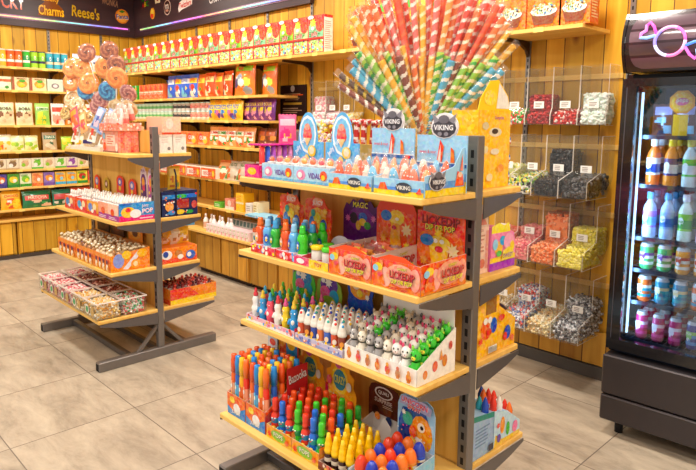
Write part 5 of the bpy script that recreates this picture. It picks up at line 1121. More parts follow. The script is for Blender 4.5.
for q, x in enumerate((-1.87+.0, -1.69)):
    ops = [('p',[(.02,.02),(.98,.02),(.9,.5),(.5,.9),(.1,.5)],'#F7A81E'),('d',.5,.66,.26,'#F7D23A',.22),('d',.5,.66,.2,'#3A8A9A',.16),('t','CRAZY',.5,.66,.12,'#F2E83A',.34),('r',.04,.1,.14,.55,'#C81A3A'),('r',.86,.08,.94,.4,'#E8402A')] + [('d',.2+.12*i,.08+.2*(i % 2),.035,('#F7D23A','#F4F0E0','#E8602A')[i % 3],.16) for i in range(6)] + [('d',.2,.62,.08,'#E85A6A',.07),('d',.82,.62,.08,'#E8E0D0',.07),('d',.5,.9,.1,'#D85A8A',.06),('k',.06,.05,.94,.45,24,.03,['#F0621A','#F7E07A','#F4C83A'])]
    o = card_mb(.182, .275, 'burst', '#F4A01A', ops).obj('header_card'); place(o, (x, 1.615+.0, Z4+.001)); o.location.y = 1.622; tag(o, 'yellow starburst header card behind the figure bottles, %s of two' % ('left','right')[q], 'header card')
# yellow-topped sprays
cs_ = Kind(cola_spray)
solo('display_tray', tray_mb(.148, .2, .03, .035, '#8A4A3A', '#C8A898', [('r',0,0,1,.4,'#6A2A1E'),('k',.05,.3,.95,.95,12,.05,['#F4E0D0','#E86A4A','#F7C83A'])]), 'brown tray of yellow-topped sprays on the lowest shelf', 'display tray', (-1.43, 1.44, Z4))
for r in range(4):
    for k in range(4):
        cs_.put('yellow-topped brown spray bottle, %s row, %s' % (('front','second','third','back')[r], nth(k, 4)), 'spray bottle', (-1.484+.036*k, 1.37+.045*r, Z4+.003), group='yellow-topped sprays on the lowest shelf', scale=.9)
# chocolate egg carton
t = solo('display_carton', tray_mb(.17, .085, .05, .07, '#C8C0BC', '#CFC8C4'), 'grey-lined carton with a brown chocolate header card', 'display carton', (-1.488, 1.652, Z4))
m = MB().prism([(0,0),(.08,0),(.085,.06),(.05,.09),(.02,.04)], 1, -.001, .001, '#D8D2CE', 'paper'); o = m.obj('open_flap', t); o.location = (.0, -.0445, .03)
o = card_mb(.16, .165, 'round', '#5A2418', [('r',.02,.02,.98,.8,'#6A2E1E'),('d',.5,.82,.3,'#F0E4DC',.15),('d',.5,.82,.25,'#5A2418',.12),('t','QUALI',.5,.82,.1,'#F4ECE4',.44),('t','SURPRISE',.5,.62,.1,'#F0D8C8',.7),('d',.25,.35,.12,'#3A140E',.12),('d',.32,.22,.09,'#F29A3A',.1),('d',.65,.42,.14,'#8A4A2A',.12),('d',.7,.2,.1,'#2A3A6A',.12),('w',.5,.48,.9,.56,2,'#E8C8B0')]).obj('header_card', t); o.location = (-.03, .0425, .025)
# surprise eggs and unicorn card
ek = {'orange': egg('#F4781E','#F49A3A',tall=1.45), 'blue': egg('#1A3AB8','#2A5AD8',tall=1.45), 'red': egg('#E8401E','#F06A3A',tall=1.45)}
m = tray_mb(.165, .25, .06, .085, '#8FC8E8', '#D8E4EC', [('r',0,0,1,.3,'#F07AB0'),('k',.05,.3,.95,.95,20,.04,['white','#F7D23A','#F07A2A'])], [('r',0,0,1,.1,'#F07AB0'),('k',.1,.1,.95,.5,20,.03,['#E84A8A','#F4F0F0','#F7A83A','#3A8AD0'])], hs=.07)
t = solo('display_tray', m, 'pale blue tray of surprise eggs beside the rack post', 'display tray', (-1.268, 1.46, Z4))
ops = [('p',[(.02,.02),(.98,.02),(.98,.7),(.02,.6)],'#A8D0EC'),('p',[(.02,.25),(.5,.2),(.9,.62),(.75,.84),(.14,.8),(.04,.6)],'#2A5AA8'),('d',.66,.5,.3,'#F59A1E',.27),('d',.55,.3,.22,'#F4F0E8',.14),('d',.66,.6,.1,'#F4E6D0',.07),('d',.68,.6,.045,'black',.03),('d',.3,.66,.14,'#3AA88A',.1),('d',.22,.46,.14,'#1A3A8A',.1),('d',.45,.5,.1,'#F0621A',.09),('s',.46,.38,.1,'#F7D23A'),('s',.2,.74,.07,'#F4F0E8'),('d',.35,.3,.1,'#1F8AC8',.08),('k',.05,.04,.95,.6,26,.02,['#E84A8A','#F4F0F0','#F7A83A','#3A8AD0']),('p',[(.08,.86),(.92,.82),(.96,.93),(.8,.99),(.2,.99)],'#A8A8D8'),('t','UNICORN',.5,.925,.075,'#E8385A',.8,-.05,'#F4F0F4'),('t','SPRAY',.5,.85,.06,'#F04A2A',.5,-.05,'#F4F0F4')]
o = card_mb(.165, .25, 'round', '#9AC8E8', ops).obj('header_card', t); o.location = (-.004, .1285, .012)
for r in range(5):
    for k in range(3):
        c = [['red','blue','orange'],['orange','orange','blue'],['blue','red','orange'],['red','blue','orange'],['red','orange','blue']][r][k]
        ek[c].put('%s surprise egg in the pale blue tray, %s row, %s' % (c, ('front','second','third','fourth','back')[r], nth(k, 3)), 'surprise egg', (-1.3165+.0485*k, 1.362+.045*r, Z4+.034+.004*r), group='surprise eggs on the lowest shelf', rot=R_.uniform(0,1.2))
for r in range(5):
    solo('tray_insert', MB().box(-.078,-.0215,.003,.078,.0215,.0335+.004*r,'#D8E4EC','paper'), 'pale card step under the %s row of surprise eggs' % ('front','second','third','fourth','back')[r], 'tray insert', (-1.268, 1.362+.045*r, Z4))
# rear side of the lowest shelf
m = MB().prism([(-.16,0),(.16,0),(.16,.055),(.06,.125),(-.16,.17)], 0, -.155, .155, '#A8CCE8', 'paper')
m.art((.1553,-.16,0),(0,1,0),(0,0,1),.32,.17,[('p',[(0,0),(.42,0),(.42,.88),(0,1)],'#9AB8DA'),('w',.05,.25,.38,.7,6,'#6A88B0'),('p',[(0,.88),(.42,.76),(.42,.88),(0,1)],'#1A8A7A'),('p',[(.42,0),(1,0),(1,.32),(.69,.74),(.42,.85)],'#BFE0F4'),('p',[(.42,0),(1,.0),(1,.1),(.6,.12),(.46,.3)],'#F2C83A'),('d',.6,.45,.05,'#F59A1E',.2),('d',.72,.3,.04,'#4FB83A',.16),('d',.88,.25,.06,'#F07AB0',.14),('s',.5,.5,.04,'#E8402A'),('d',.52,.2,.04,'#6A4AB0',.1),('r',.3,.05,.4,.2,'#3A3A4A')])
t = solo('sweet_carton', m, 'pale blue sloped carton on the rear lowest shelf', 'sweet carton', (-1.31, 1.925, Z4))
m = MB().prism([(-.1,0),(.05,0),(.05,.06),(.02,.12),(-.04,.14),(-.1,.12)], 0, -.0015, .0015, '#B8B4BC', 'paper'); o = m.obj('open_flap', t); o.location = (-.1, -.03, .165)
tk = {'orange': '#F4701E', 'blue': '#1A4AB8', 'red': '#E8321E', 'white': '#F4F0EC', 'teal': '#2AA8B8'}
tkk = {k: Kind(lambda c=c: MB().lathe([(.001,0,c),(.014,0,c),(.015,.02,'white'),(.013,.03,c),(.014,.045,c),(.006,.07,c),(.001,.078,c)], 10, 'gloss').obj('spray_bottle')) for k, c in tk.items()}
for i, (c, y, z) in enumerate((('blue',1.87,.15),('orange',1.905,.16),('blue',1.94,.15),('red',1.925,.14),('teal',1.88,.14),('red',1.99,.125),('white',1.965,.125),('white',2.0,.09),('red',2.03,.105),('orange',2.04,.075),('red',2.06,.07),('white',2.07,.05))):
    tkk[c].put('%s pointed bottle in the rear blue carton, %s from the post' % (c, ORD[i]), 'spray bottle', (-1.175-.032*(i % 3), y, Z4+z-.02), group='pointed bottles in the rear blue carton')
# ================================================================== LEFT RACK
L1, L2, L3, L4 = 1.2905, .8885, .5855, .3105
# top: big wrapped lollipops in a fan
t = solo('lollipop_stand', MB().box(-.2,-.1,0,.2,.1,.012,'#E8C88A','paper').box(-.17,-.07,.012,.17,.07,.16,'#D8B88A','paper'), 'kraft stand under the fan of large wrapped lollipops', 'lollipop stand', (-4.1, 1.85, L1))
rl = {'orange': round_lolly('#F4862A','#F7A84A',.074), 'brown': round_lolly('#9A4A2A','#C8784A',.064), 'blue': round_lolly('#1A6AA8','#4AA8D8',.066), 'rose': round_lolly('#A85A5A','#D8988A',.06), 'cream': round_lolly('#D8B078','#F0DCB0',.06), 'gold': round_lolly('#B88A3A','#E8C87A',.06)}
LF = [('brown',-.16,.70,.0),('brown',.08,.70,.02),('orange',-.33,.60,-.02),('orange',-.19,.59,.03),('orange',.0,.585,-.03),('orange',-.30,.50,.03),('orange',.12,.51,-.01),('blue',-.22,.43,-.05),('blue',.0,.42,-.05),('rose',.2,.40,-.04),('orange',-.12,.48,.05),
      ('cream',-.36,.37,-.02),('gold',-.3,.28,-.05),('rose',-.12,.31,-.07),('cream',.08,.30,-.05),('gold',-.2,.23,-.08),('cream',-.02,.22,-.09),('cream',.22,.3,-.02),('rose',-.05,.36,-.02),('gold',-.4,.27,.0),('brown',.16,.6,.05),('cream',-.26,.33,.04)]
seen = {}
for i, (c, u, h, dp) in enumerate(LF):
    seen[c] = seen.get(c, 0)+1
    tot = sum(1 for q in LF if q[0] == c); rk_ = sorted([q[1] for q in LF if q[0] == c]).index(u)
    px = -4.02 + 1.05*u - (-.719)*dp*-1; py = 1.76 + .719*u*.35 - .2*dp
    k = rl[c]
    o = k.put('%s round wrapped lollipop in the left fan, %s of its colour' % (c, nth(rk_, tot)), 'lollipop', (0,0,0), group='round lollipops on the left rack')
    h0 = .16
    top = Vector((px-.15, py, L1+h*.94)); root = Vector((-4.15+.25*u, 1.80+.05*u, L1+.165)); d = (top-root)
    s_ = 1.0; q = Vector((0,0,1)).rotation_difference(d.normalized())
    o.rotation_euler = (q @ Euler((0,0,.75)).to_quaternion()).to_euler(); o.location = top - d.normalized()*.22
# pink display with a bouquet of wrapped sweets
PK = '#F29A84'
t = solo('display_box', box_mb(.23, .13, .135, PK, [('r',0,0,1,1,'#F4A08C'),('r',.22,.3,.8,.82,'#F9D0BC'),('w',.28,.36,.74,.78,4,'#D8705A'),('d',.12,.25,.1,'#E8502A',.2),('d',.1,.75,.1,'#8FB8C8',.16),('d',.9,.25,.08,'#F7E0D0',.2),('r',0,0,1,.06,'#8A5A50')], [('r',0,0,1,1,'#F08A78'),('r',.1,0,.3,1,'#E8705A'),('r',.6,0,.75,1,'#E8705A')]),
         'pink carton with printed panel under a bouquet of pink sweets', 'display box', (-3.81, 1.70, L1))
m = tray_mb(.26, .16, .045, .05, '#F2907A', '#F4B8A8', [('k',.02,.1,.98,.9,34,.022,['#F7D8C8','#E8603A','#F4F0E8','#E87A6A'])], [('k',.02,.1,.98,.9,14,.05,['#F7D8C8','#E8603A'])]); solo('display_tray', m, 'pink patterned tray on top of the pink carton', 'display tray', (-3.81, 1.70, L1+.1355))
pl = [wrapped_lolly('#F26A5A','#F9C8B8'), wrapped_lolly('#F28A7A','#F7E0D8'), wrapped_lolly('#E8503A','#F4A08A')]
for r in range(3):
    for k in range(8): pl[(r+k) % 3].put('pink wrapped jelly sweet above the pink tray, %s row, %s' % (('front','middle','back')[r], nth(k, 8)), 'jelly sweet', (-3.915+.03*k, 1.65+.045*r, L1+.139+.03*r), group='pink jelly sweets on the left rack', tilt=(R_.uniform(-.2,.1),R_.uniform(-.3,.3),R_.uniform(-.3,1)), scale=(1.1,1.1,1.5))
# kraft bag and colourful pouches left of it
bag_kind(.16, .07, .19, '#E8CFA8', '#E8CFA8', ['#D8B88A'], None, seed=90).put('plain kraft paper bag with a dark label on the left rack', 'paper bag', (-4.28, 1.70, L1), tilt=(-.12,0,.35))
o = COL.objects[-1]
MB().box(-.045,-.037,.035,.045,-.0355,.06,'#3A2A6A','paper').obj('label', o)
hb = [bag_kind(.08, .03, .16, '#F0506A', '#F4A03A', ['#F7E0B0','#F4702A'], None, seed=91, res=(8,10)), bag_kind(.07, .03, .15, '#F4B06A', '#F7D8A0', ['#E8602A','#E84A7A'], None, seed=92, res=(8,10)), bag_kind(.07, .03, .15, '#8AA8D8', '#D8D0E8', ['#4A5AA8','#E8C8D8'], None, seed=93, res=(8,10)), bag_kind(.07, .03, .15, '#F4F0E4', '#F7E0C0', ['#E8402A','#C88A5A'], None, seed=94, res=(8,10))]
for i, (x, y, z, k, tl) in enumerate(((-4.33,1.625,.16,0,-.5),(-4.22,1.635,.13,1,-.45),(-4.1,1.65,.16,2,.3),(-4.03,1.66,.12,2,.5),(-4.42,1.64,.05,3,.1),(-4.16,1.65,.06,3,.2),(-4.0,1.655,.03,3,.2),(-4.0,1.67,.15,2,.4))):
    hb[k].put(('pink and orange pouch','peach pouch','blue and lilac pouch','white and red pouch')[k] + ' leaning beside the kraft bag, %s of the leaning pouches' % nth(i, 8), 'sweet pouch', (x, y, L1+z*.9), group='leaning pouches on the left rack', tilt=(-.3, tl, .4))
solo('card_tray', tray_mb(.5, .1, .025, .03, '#F0E4D0', '#F7F0E4'), 'low cream tray along the left rack top', 'tray', (-4.17, 1.66, L1))
# second shelf trays of white-stick lollies
wl = [Kind(lambda c=c: (lambda o: (MB().lathe([(.0085,.062,'white'),(.009,.075,'#F4F0EC'),(.006,.09,'white'),(.001,.092,'white')], 8, 'gloss').obj('cap', o), o)[1])(MB().lathe([(.001,0,c),(.012,0,c),(.0125,.03,'white'),(.0125,.05,c),(.0095,.06,'white'),(.0085,.0618,'white')], 10, 'gloss').obj('sweet_tube'))) for c in ('#F29A8A','#F4F0EC','#F4B8C8')]
m = tray_mb(.29, .23, .1, .11, '#F25A7A', '#F4E8EC', [('r',0,.0,1,.35,'#A83A98'),('p',[(0,.35),(.5,.35),(.5,1),(0,1)],'#F4A88A'),('p',[(.5,.35),(1,.35),(1,1),(.5,1)],'#F4C8B0'),('d',.25,.5,.09,'#E8502A',.22),('d',.72,.5,.09,'#E8502A',.22),('w',.05,.06,.45,.26,2,'#F4D8E8'),('w',.55,.06,.95,.26,2,'#F4D8E8')],
            [('r',0,0,1,1,'#3A9AE0'),('p',[(0,0),(1,0),(1,.26),(0,.32)],'#E8207A'),('d',.25,.5,.2,'#F7C83A',.3),('d',.25,.62,.08,'#E8302A',.12),('d',.45,.4,.16,'#F4F0F4',.24),('t','Juicy',.72,.8,.2,'#F4F0FA',.5,.1,'#2A4AA8'),('t','POP',.78,.52,.26,'#F4F0FA',.4,.05,'#E8207A'),('w',.55,.08,.95,.2,1,'#F7D8E8'),('d',.2,.95,.18,'#2A6AC8',.06)])
solo('display_tray', m, 'pink and blue tray of white-capped tubes at the right end of the left rack', 'display tray', (-3.66, 1.655, L2))
for r in range(6):
    for k in range(8): wl[(r*2+k) % 3].put('white-capped sweet tube, %s row, %s' % (('front','second','third','fourth','fifth','back')[r], nth(k, 8)), 'sweet tube', (-3.785+.0355*k, 1.558+.037*r, L2+.04), group='white-capped tubes on the left rack', tilt=(-.1,0,0))
solo('tray_insert', MB().box(-.142,-.112,.003,.142,.112,.038,'#F4E8EC','paper'), 'white insert under the white-capped tubes', 'tray insert', (-3.66, 1.655, L2))
for q, (x, c1, c2) in enumerate(((-4.29,'#F0603A','#3A8AC8'),(-4.08,'#F0502A','#4FA8D8'),(-3.9,'#F4A83A','#6A8AD8'))):
    solo('display_tray', tray_mb(.17, .2, .09, .1, c1, '#F4E0D8', [('r',0,0,1,.2,'#D8302A'),('d',.3,.55,.2,c2,.3),('d',.7,.6,.16,'#F7E0B0',.28),('d',.5,.3,.12,'#F4F0E8',.14),('d',.75,.3,.1,'#E83A6A',.14)]), ('orange-red and blue sweet tray at the far left of the left rack','orange-red tray in the middle of the left rack second shelf','amber and violet tray beside the pink and blue one')[q], 'display tray', (x, 1.64, L2))
    for r in range(4):
        for k in range(4): wl[(r+k+q) % 3].put('white-capped tube in the %s small tray, %s row, %s' % (('left','middle','right')[q], ('front','second','third','back')[r], nth(k, 4)), 'sweet tube', (x-.057+.038*k, 1.572+.045*r, L2+.035), group='white-capped tubes in the small trays', tilt=(-.08,0,0))
    solo('tray_insert', MB().box(-.08,-.095,.003,.08,.095,.033,'#F4E8EC','paper'), 'white insert in the %s small tray' % ('left','middle','right')[q], 'tray insert', (x, 1.64, L2))
for i, (x, z, c1, c2, w) in enumerate(((-4.36,.1,'#E8402A','#6A8AC8',.09),(-4.2,.09,'#C8A83A','#8A5A2A',.09),(-3.98,.12,'#E8382A','#5A5AB8',.11),(-3.8,.11,'#E8402A','#6A7AC8',.11))):
    o = card_mb(w, .12, 'crown', c1, [('d',.5,.6,.3,c2,.24),('d',.5,.6,.16,'#F4D8D0',.12),('s',.5,.25,.2,'#F7C83A')]).obj('header_card'); place(o, (x, 1.762, L2+z)); tag(o, ('small red and blue crown card above the far left tray','small gold and brown crown card','red crown card with violet centre above the amber tray','red crown card with blue centre above the pink and blue tray')[i], 'header card')
    MB().box(-w*.35,-.0015,-z,w*.35,.0015,0,'#E8D8D0','paper').obj('stand', o)
for i, x in enumerate((-3.66, -3.56)):
    o = card_mb(.085, .2, 'crown', '#F4E0EC', [('r',.05,.0,.95,.45,('#5A2A6A','#A84A9A')[i]),('d',.5,.55,.4,('#6A2A7A','#E86AA8')[i],.22),('d',.5,.5,.24,'#F4A02A',.16),('d',.55,.32,.2,'#E83A6A',.1),('t','FUN',.5,.86,.09,'#8A5AB0',.8),('s',.3,.2,.16,'#F7D23A')]).obj('header_card'); place(o, (x, 1.774, L2+.115)); tag(o, ('purple tall crown card nearest the middle of the left rack','pink tall crown card nearest the right post of the left rack')[i], 'header card')
    MB().box(-.03,-.0015,-.115,.03,.0015,0,'#E8D8D0','paper').obj('stand', o)
# third shelf: orange trays of wrapped marshmallow sticks
ml = [Kind(lambda c=c, d=d: (lambda o: (MB().lathe([(.006,.055,'#E8D8B8'),(.013,.07,'#C8A878'),(.006,.078,'#E8D8B8')], 8, 'foil').obj('twist', o), o)[1])(MB().ball((0,0,.03),(.0165,.0165,.028), c, 'candy', 9, 7, lambda k, i: d if k < 3 else c).obj('wrapped_sweet'))) for c, d in (('#E8C898','#F4702A'),('#C8905A','#F4A83A'),('#F0DCC0','#E85A6A'),('#8A5A3A','#F4A03A'))]
for q, cx in enumerate((-4.23, -3.92, -3.65)):
    w = (.31, .29, .235)[q]
    solo('display_tray', tray_mb(w, .25, .1, .13, '#F58A1E', '#E8A05A', [('r',0,.55,1,.75,'#F0621A'),('r',0,.0,1,.08,'#F7B84A')] + [o for j in range(4) for o in (('d',.14+.24*j,.3,.07,'#F7E8D0',.2),('d',.14+.24*j,.62,.05,'#5A2A5A',.14),('d',.2+.24*j,.2,.05,'#F4A83A',.14))],
        [('d',.2,.5,.14,'#8A9AE0',.34),('p',[(.3,.1),(.42,.05),(.8,.8),(.7,.9)],'#E8E4F0'),('d',.4,.75,.12,'#F7C81E',.2),('d',.8,.75,.14,'#F7B81E',.2),('d',.62,.28,.12,'#F7A03A',.22),('d',.62,.28,.06,'#F7E0B0',.12)]), 'orange tray of twist-wrapped sweets, %s on the left rack' % nth(q, 3), 'display tray', (cx, 1.61, L3))
    n = (8, 7, 6)[q]
    solo('tray_insert', MB().box(-w/2+.004,-.12,.003,w/2-.004,.12,.055,'#E8A05A','paper'), 'orange insert under the sweets in the %s orange tray' % ('left','middle','right')[q], 'tray insert', (cx, 1.61, L3))
    for r in range(6):
        for k in range(n): ml[(r+k*2+q) % 4].put('twist-wrapped sweet in the %s orange tray, %s row, %s' % (('left','middle','right')[q], ('front','second','third','fourth','fifth','back')[r], nth(k, n)), 'wrapped sweet', (cx-w/2+.022+.0365*k, 1.51+.039*r, L3+.057), group='twist-wrapped sweets on the left rack', tilt=(R_.uniform(-.2,.2),R_.uniform(-.2,.2),0))
for i, x in enumerate((-4.25, -4.02, -3.75)):
    o = card_mb(.2, .1, 'round', ('#3A1E16','#4A2A1A','#F28A1E')[i], [('d',.5,.5,.4,('#5A3020','#6A3A1E','#F7A83A')[i],.4),('d',.5,.5,.2,('#2A1410','#8A4A2A','#6A3A1E')[i],.24),('w',.2,.75,.8,.9,1,'#E8C898')]).obj('header_card'); place(o, (x, 1.748, L3+.13)); tag(o, ('dark brown header card behind the left orange tray','brown header card behind the middle orange tray','orange header card behind the right orange tray')[i], 'header card')
    MB().box(-.06,-.0015,-.13,.06,.0015,0,'#E8A05A','paper').obj('stand', o)
# fourth shelf: clear tubs
TC = {'rose': ['#F4D8D0','#E86A7A','#F0A0A0','#F7F0E8','#C84A5A'], 'gold': ['#F4C86A','#F0A83A','#F7E0B0','#F4F0E4','#E8C89A'], 'cola': ['#6A2A2A','#A84A3A','#F0D0C0','#8A3A2A'], 'mint': ['#3FB06A','#F4F0E8','#E85A5A','#F4F0E8','#F7D8C8']}
tubs = [(-4.42,1.46,'rose'),(-4.42,1.62,'rose'),(-4.22,1.46,'rose'),(-4.22,1.62,'cola'),(-4.02,1.46,'rose'),(-4.02,1.62,'cola'),(-3.82,1.46,'gold'),(-3.82,1.62,'cola'),(-3.615,1.46,'gold'),(-3.615,1.62,'mint')]
tl_ = ['far left front','far left back','second front','second back','third front','third back','fourth front','fourth back','right end front','right end back']
lidk = None
for i, (x, y, c) in enumerate(tubs):
    w, d, h = .192, .152, .1
    m = MB()
    m.box(-w/2,-d/2,0,w/2,d/2,.003,'white','acrylic')
    for a in (-1, 1):
        m.box(a*w/2-.0015,-d/2,.003,a*w/2+.0015,d/2,h,'white','acrylic'); m.box(-w/2+.0016,a*d/2-.0015,.003,w/2-.0016,a*d/2+.0015,h,'white','acrylic')
    for a in (-1, 1):
        m.box(a*(w/2)-.004,-d/2-.003,h,a*(w/2)+.004,d/2+.003,h+.006,'#F4E8E0','gloss'); m.box(-w/2+.0045,a*(d/2)-.004,h,w/2-.0045,a*(d/2)+.004,h+.006,'#F4E8E0','gloss')
    if y < 1.5: m.art((-w/2,-d/2-.0022,.0),(1,0,0),(0,0,1),w,h,[('d',.3,.5,.14,'#F4E8D8',.3),('d',.3,.5,.1,('#3FA05A','#C84A5A')[i % 2],.2),('d',.72,.5,.13,'#C8A05A',.3)])
    cat = c+' '
    tb_ = solo('sweet_tub', m, 'clear open tub of sweets on the left rack lowest shelf, %s' % tl_[i], 'sweet tub', (x, y, L4))
    tub_cols = dict(rose='pink and white', gold='golden', cola='dark red', mint='green, white and red')
    hp = heap(w-.008, d-.008, .085 if y < 1.5 else .09, .09, .0135, TC[c], 300, 200+i, 'wrap' if c in ('gold','mint') else 'ball'); bed(hp, w-.008, d-.008, .08, .085, .012, TC[c][2])
    solo('sweets', hp, '%s sweets filling the %s tub' % (tub_cols[c], tl_[i]), 'sweets', (x, y, L4+.0032), kind='stuff')
# rear side of the left rack
for i, (y, x) in enumerate(((1.86,-3.62),(1.955,-3.62))):
    solo('sweet_carton', box_mb(.2, .088, .115, '#F2E4D6', None, [('r',0,0,1,1,'#F4E8DC'),('w',.15,.55,.7,.9,3,'#D8C8BC'),('d',.72,.25,.12,'#8A8480',.1),('r',.0,.9,1,1,'#E8D0BC')]), ('white-cream carton beside the left rack post','white-cream carton further from the left rack post')[i], 'sweet carton', (x, y, L1))
solo('sweet_carton', box_mb(.2, .13, .11, '#F4B89A', None, [('r',0,0,1,1,'#F6C4A8'),('r',0,0,1,.12,'#D84A2A'),('d',.4,.6,.2,'#F9D8C8',.3)]), 'peach carton stacked on the white-cream cartons', 'sweet carton', (-3.62, 1.90, L1+.1155))
# rear, second shelf: dark carton with handle window and bags
m = box_mb(.22, .25, .16, '#1A2450', None, [('r',0,0,1,1,'#1E2A5A'),('r',.02,.7,.98,.86,'#3A8AD0'),('d',.55,.78,.14,'#3FB83A',.08),('d',.8,.78,.1,'#2A6AD8',.08),('r',.4,.3,.75,.66,'#A8302A'),('d',.2,.4,.12,'#F0A04A',.2),('d',.9,.42,.08,'#C83A3A',.16),('d',.5,.16,.12,'#E8C83A',.1),('d',.75,.14,.12,'#2F9A4A',.08),('d',.25,.16,.1,'#3A8AD0',.1),('k',.03,.05,.97,.95,24,.025,['#F4F0E8','#F0A04A','#3A8AD0','#E8402A']),('r',.36,.0,.4,1,'#0E1430')])
t = solo('sweet_carton', m, 'dark blue carton with a carry frame, rear second shelf of the left rack', 'sweet carton', (-3.63, 1.945, L2))
MB().tube([(.105,-.11,.16),(.105,-.1,.1605),(.105,-.02,.17),(.105,-.02,.26),(.105,-.03,.3)], .006, '#141A38', 6, 'paper').obj('carry_frame', t)
bag_kind(.09, .04, .15, '#E8B82A', '#F4D86A', ['#C86A2A','#8A9A3A'], None, seed=97, res=(8,10)).put('golden sweet pouch on top of the dark blue carton', 'sweet pouch', (-3.62, 1.96, L2+.1605), rot=PI/2)
# rear, third shelf
solo('sweet_carton', box_mb(.2, .27, .1, '#F07A1E', None, [('r',0,0,1,1,'#F4861E'),('r',0,0,1,.3,'#E8502A'),('d',.2,.55,.14,'#F4F0F0',.3),('d',.17,.6,.07,'#2A4AA8',.2),('d',.5,.6,.1,'#C87A2A',.2),('d',.55,.35,.08,'#F4F0E8',.16),('d',.82,.4,.13,'#3A6AC8',.3),('d',.78,.42,.06,'#F4F0F4',.16)]), 'orange carton with blue ovals, rear third shelf of the left rack', 'sweet carton', (-3.63, 1.93, L3))
for i, (y, c, z) in enumerate(((1.84,'#3A2420',.03),(1.9,'#E8A81E',.04),(1.97,'#E8D8C0',.03),(2.02,'#F0C83A',.02))):
    bag_kind(.09, .05, .11, c, c, ['#F4E8D8','#C88A4A'], None, seed=98+i, res=(8,10)).put('%s pouch above the orange carton' % ('dark brown','amber','cream','yellow')[i], 'sweet pouch', (-3.63, y, L3+.101), rot=PI/2+.1)
# rear, fourth shelf
m = tray_mb(.31, .24, .1, .1, '#F28A1E', '#E8A05A', None, None); 
t = solo('display_tray', tray_mb(.34, .24, .1, .1, '#F28A1E', '#E8A05A', [('r',0,0,1,.3,'#F7D21E'),('p',[(0,.3),(.6,.4),(.4,1),(0,1)],'#E8401E')], None, [('r',0,0,1,.3,'#E8501E')]), 'yellow and orange carton of dark red sweets, rear lowest shelf of the left rack', 'display tray', (-3.64, 2.03, L4), rot=PI/2)
m = MB(); m.art((-.12,-.1706,0),(1,0,0),(0,0,1),.24,.1,[('r',0,0,1,.3,'#F7D21E')])
ds = [Kind(lambda c=c: (lambda o: (MB().lathe([(.005,.045,c),(.011,.058,c),(.004,.066,c)], 8, 'foil').obj('twist', o), o)[1])(MB().ball((0,0,.025),(.0155,.0155,.024), c, 'candy', 9, 7, lambda k, i: '#F4E8E4' if k == 3 else c).obj('wrapped_sweet'))) for c in ('#8A1A1E','#C8382A','#5A1A2A')]
solo('tray_insert', MB().box(-.11,-.155,.003,.11,.155,.06,'#C87A4A','paper'), 'orange insert under the dark red sweets', 'tray insert', (-3.64, 2.03, L4))
for r in range(8):
    for k in range(5): ds[(r+k) % 3].put('dark red wrapped sweet on the rear lowest shelf, %s row from post, %s' % (ORD[r], nth(k, 5)), 'wrapped sweet', (-3.73+.044*k, 1.90+.038*r, L4+.0625), group='dark red sweets on the left rack', tilt=(R_.uniform(-.2,.2),R_.uniform(-.2,.2),0))

# ================================================================== SWEET BINS ON THE BACK WALL
ROWZ = (1.487, 1.087, .70, .283)
BW = .163
def bin_profile(row):
    # (y out from the wall, z): front-bottom, front lip, slope to the tall box, top, back, chamfer
    if row == 0: return [(-.15,0),(-.15,.06),(-.13,.1),(-.13,.33),(0,.33),(0,.1),(-.05,0)]
    return [(-.33,0),(-.33,.095),(-.17,.14),(-.17,.34),(0,.34),(0,.1),(-.08,0)]
def make_bin(row):
    def fn():
        m = MB(); pr = bin_profile(row); w = BW-.004
        for s in (-1, 1):
            m.prism(pr, 0, s*w/2-(.0015 if s > 0 else 0), s*w/2+(.0015 if s < 0 else 0), 'white', 'acrylic')
        n = len(pr)
        for i in range(n):
            if i == 3: continue
            a = pr[i]; b = pr[(i+1) % n]
            if i in (1,): continue
            d = Vector((b[0]-a[0], b[1]-a[1])); nn = Vector((d.y, -d.x)).normalized()*.0015
            m.prism([a, b, (b[0]-nn.x, b[1]-nn.y), (a[0]-nn.x, a[1]-nn.y)], 0, -w/2+.0016, w/2-.0016, 'white', 'acrylic')
        o = m.obj('sweet_bin')
        l = MB(); a, b = pr[1], pr[2]; l.prism([a, b, (b[0], b[1]+.002), (a[0], a[1]+.002)], 0, -w/2+.001, w/2-.001, 'white', 'acrylic'); l.obj('lid', o)
        # bright polished edges
        for s in (-1, 1):
            e = MB(); x = s*(w/2+.0002); e.tube([(x,)+pr[6]]+[(x,)+pr[i] for i in (0, 1, 2, 3, 4)], .0012, '#F4EEE4', 4, 'gloss', smooth=False); e.obj('polished_edge', o)
        t = MB(); fy, fz = pr[2]
        t.box(-.032, fy-.006, fz-.005, .032, fy-.004, fz+.036, '#F4F2EC', 'paper'); t.art((-.032, fy-.0062, fz-.005),(1,0,0),(0,0,1),.064,.041,[('w',.15,.2,.85,.85,3,'#9A9088')]); t.obj('price_label', o)
        return o
    return Kind(fn)
binK = [make_bin(0), make_bin(1)]
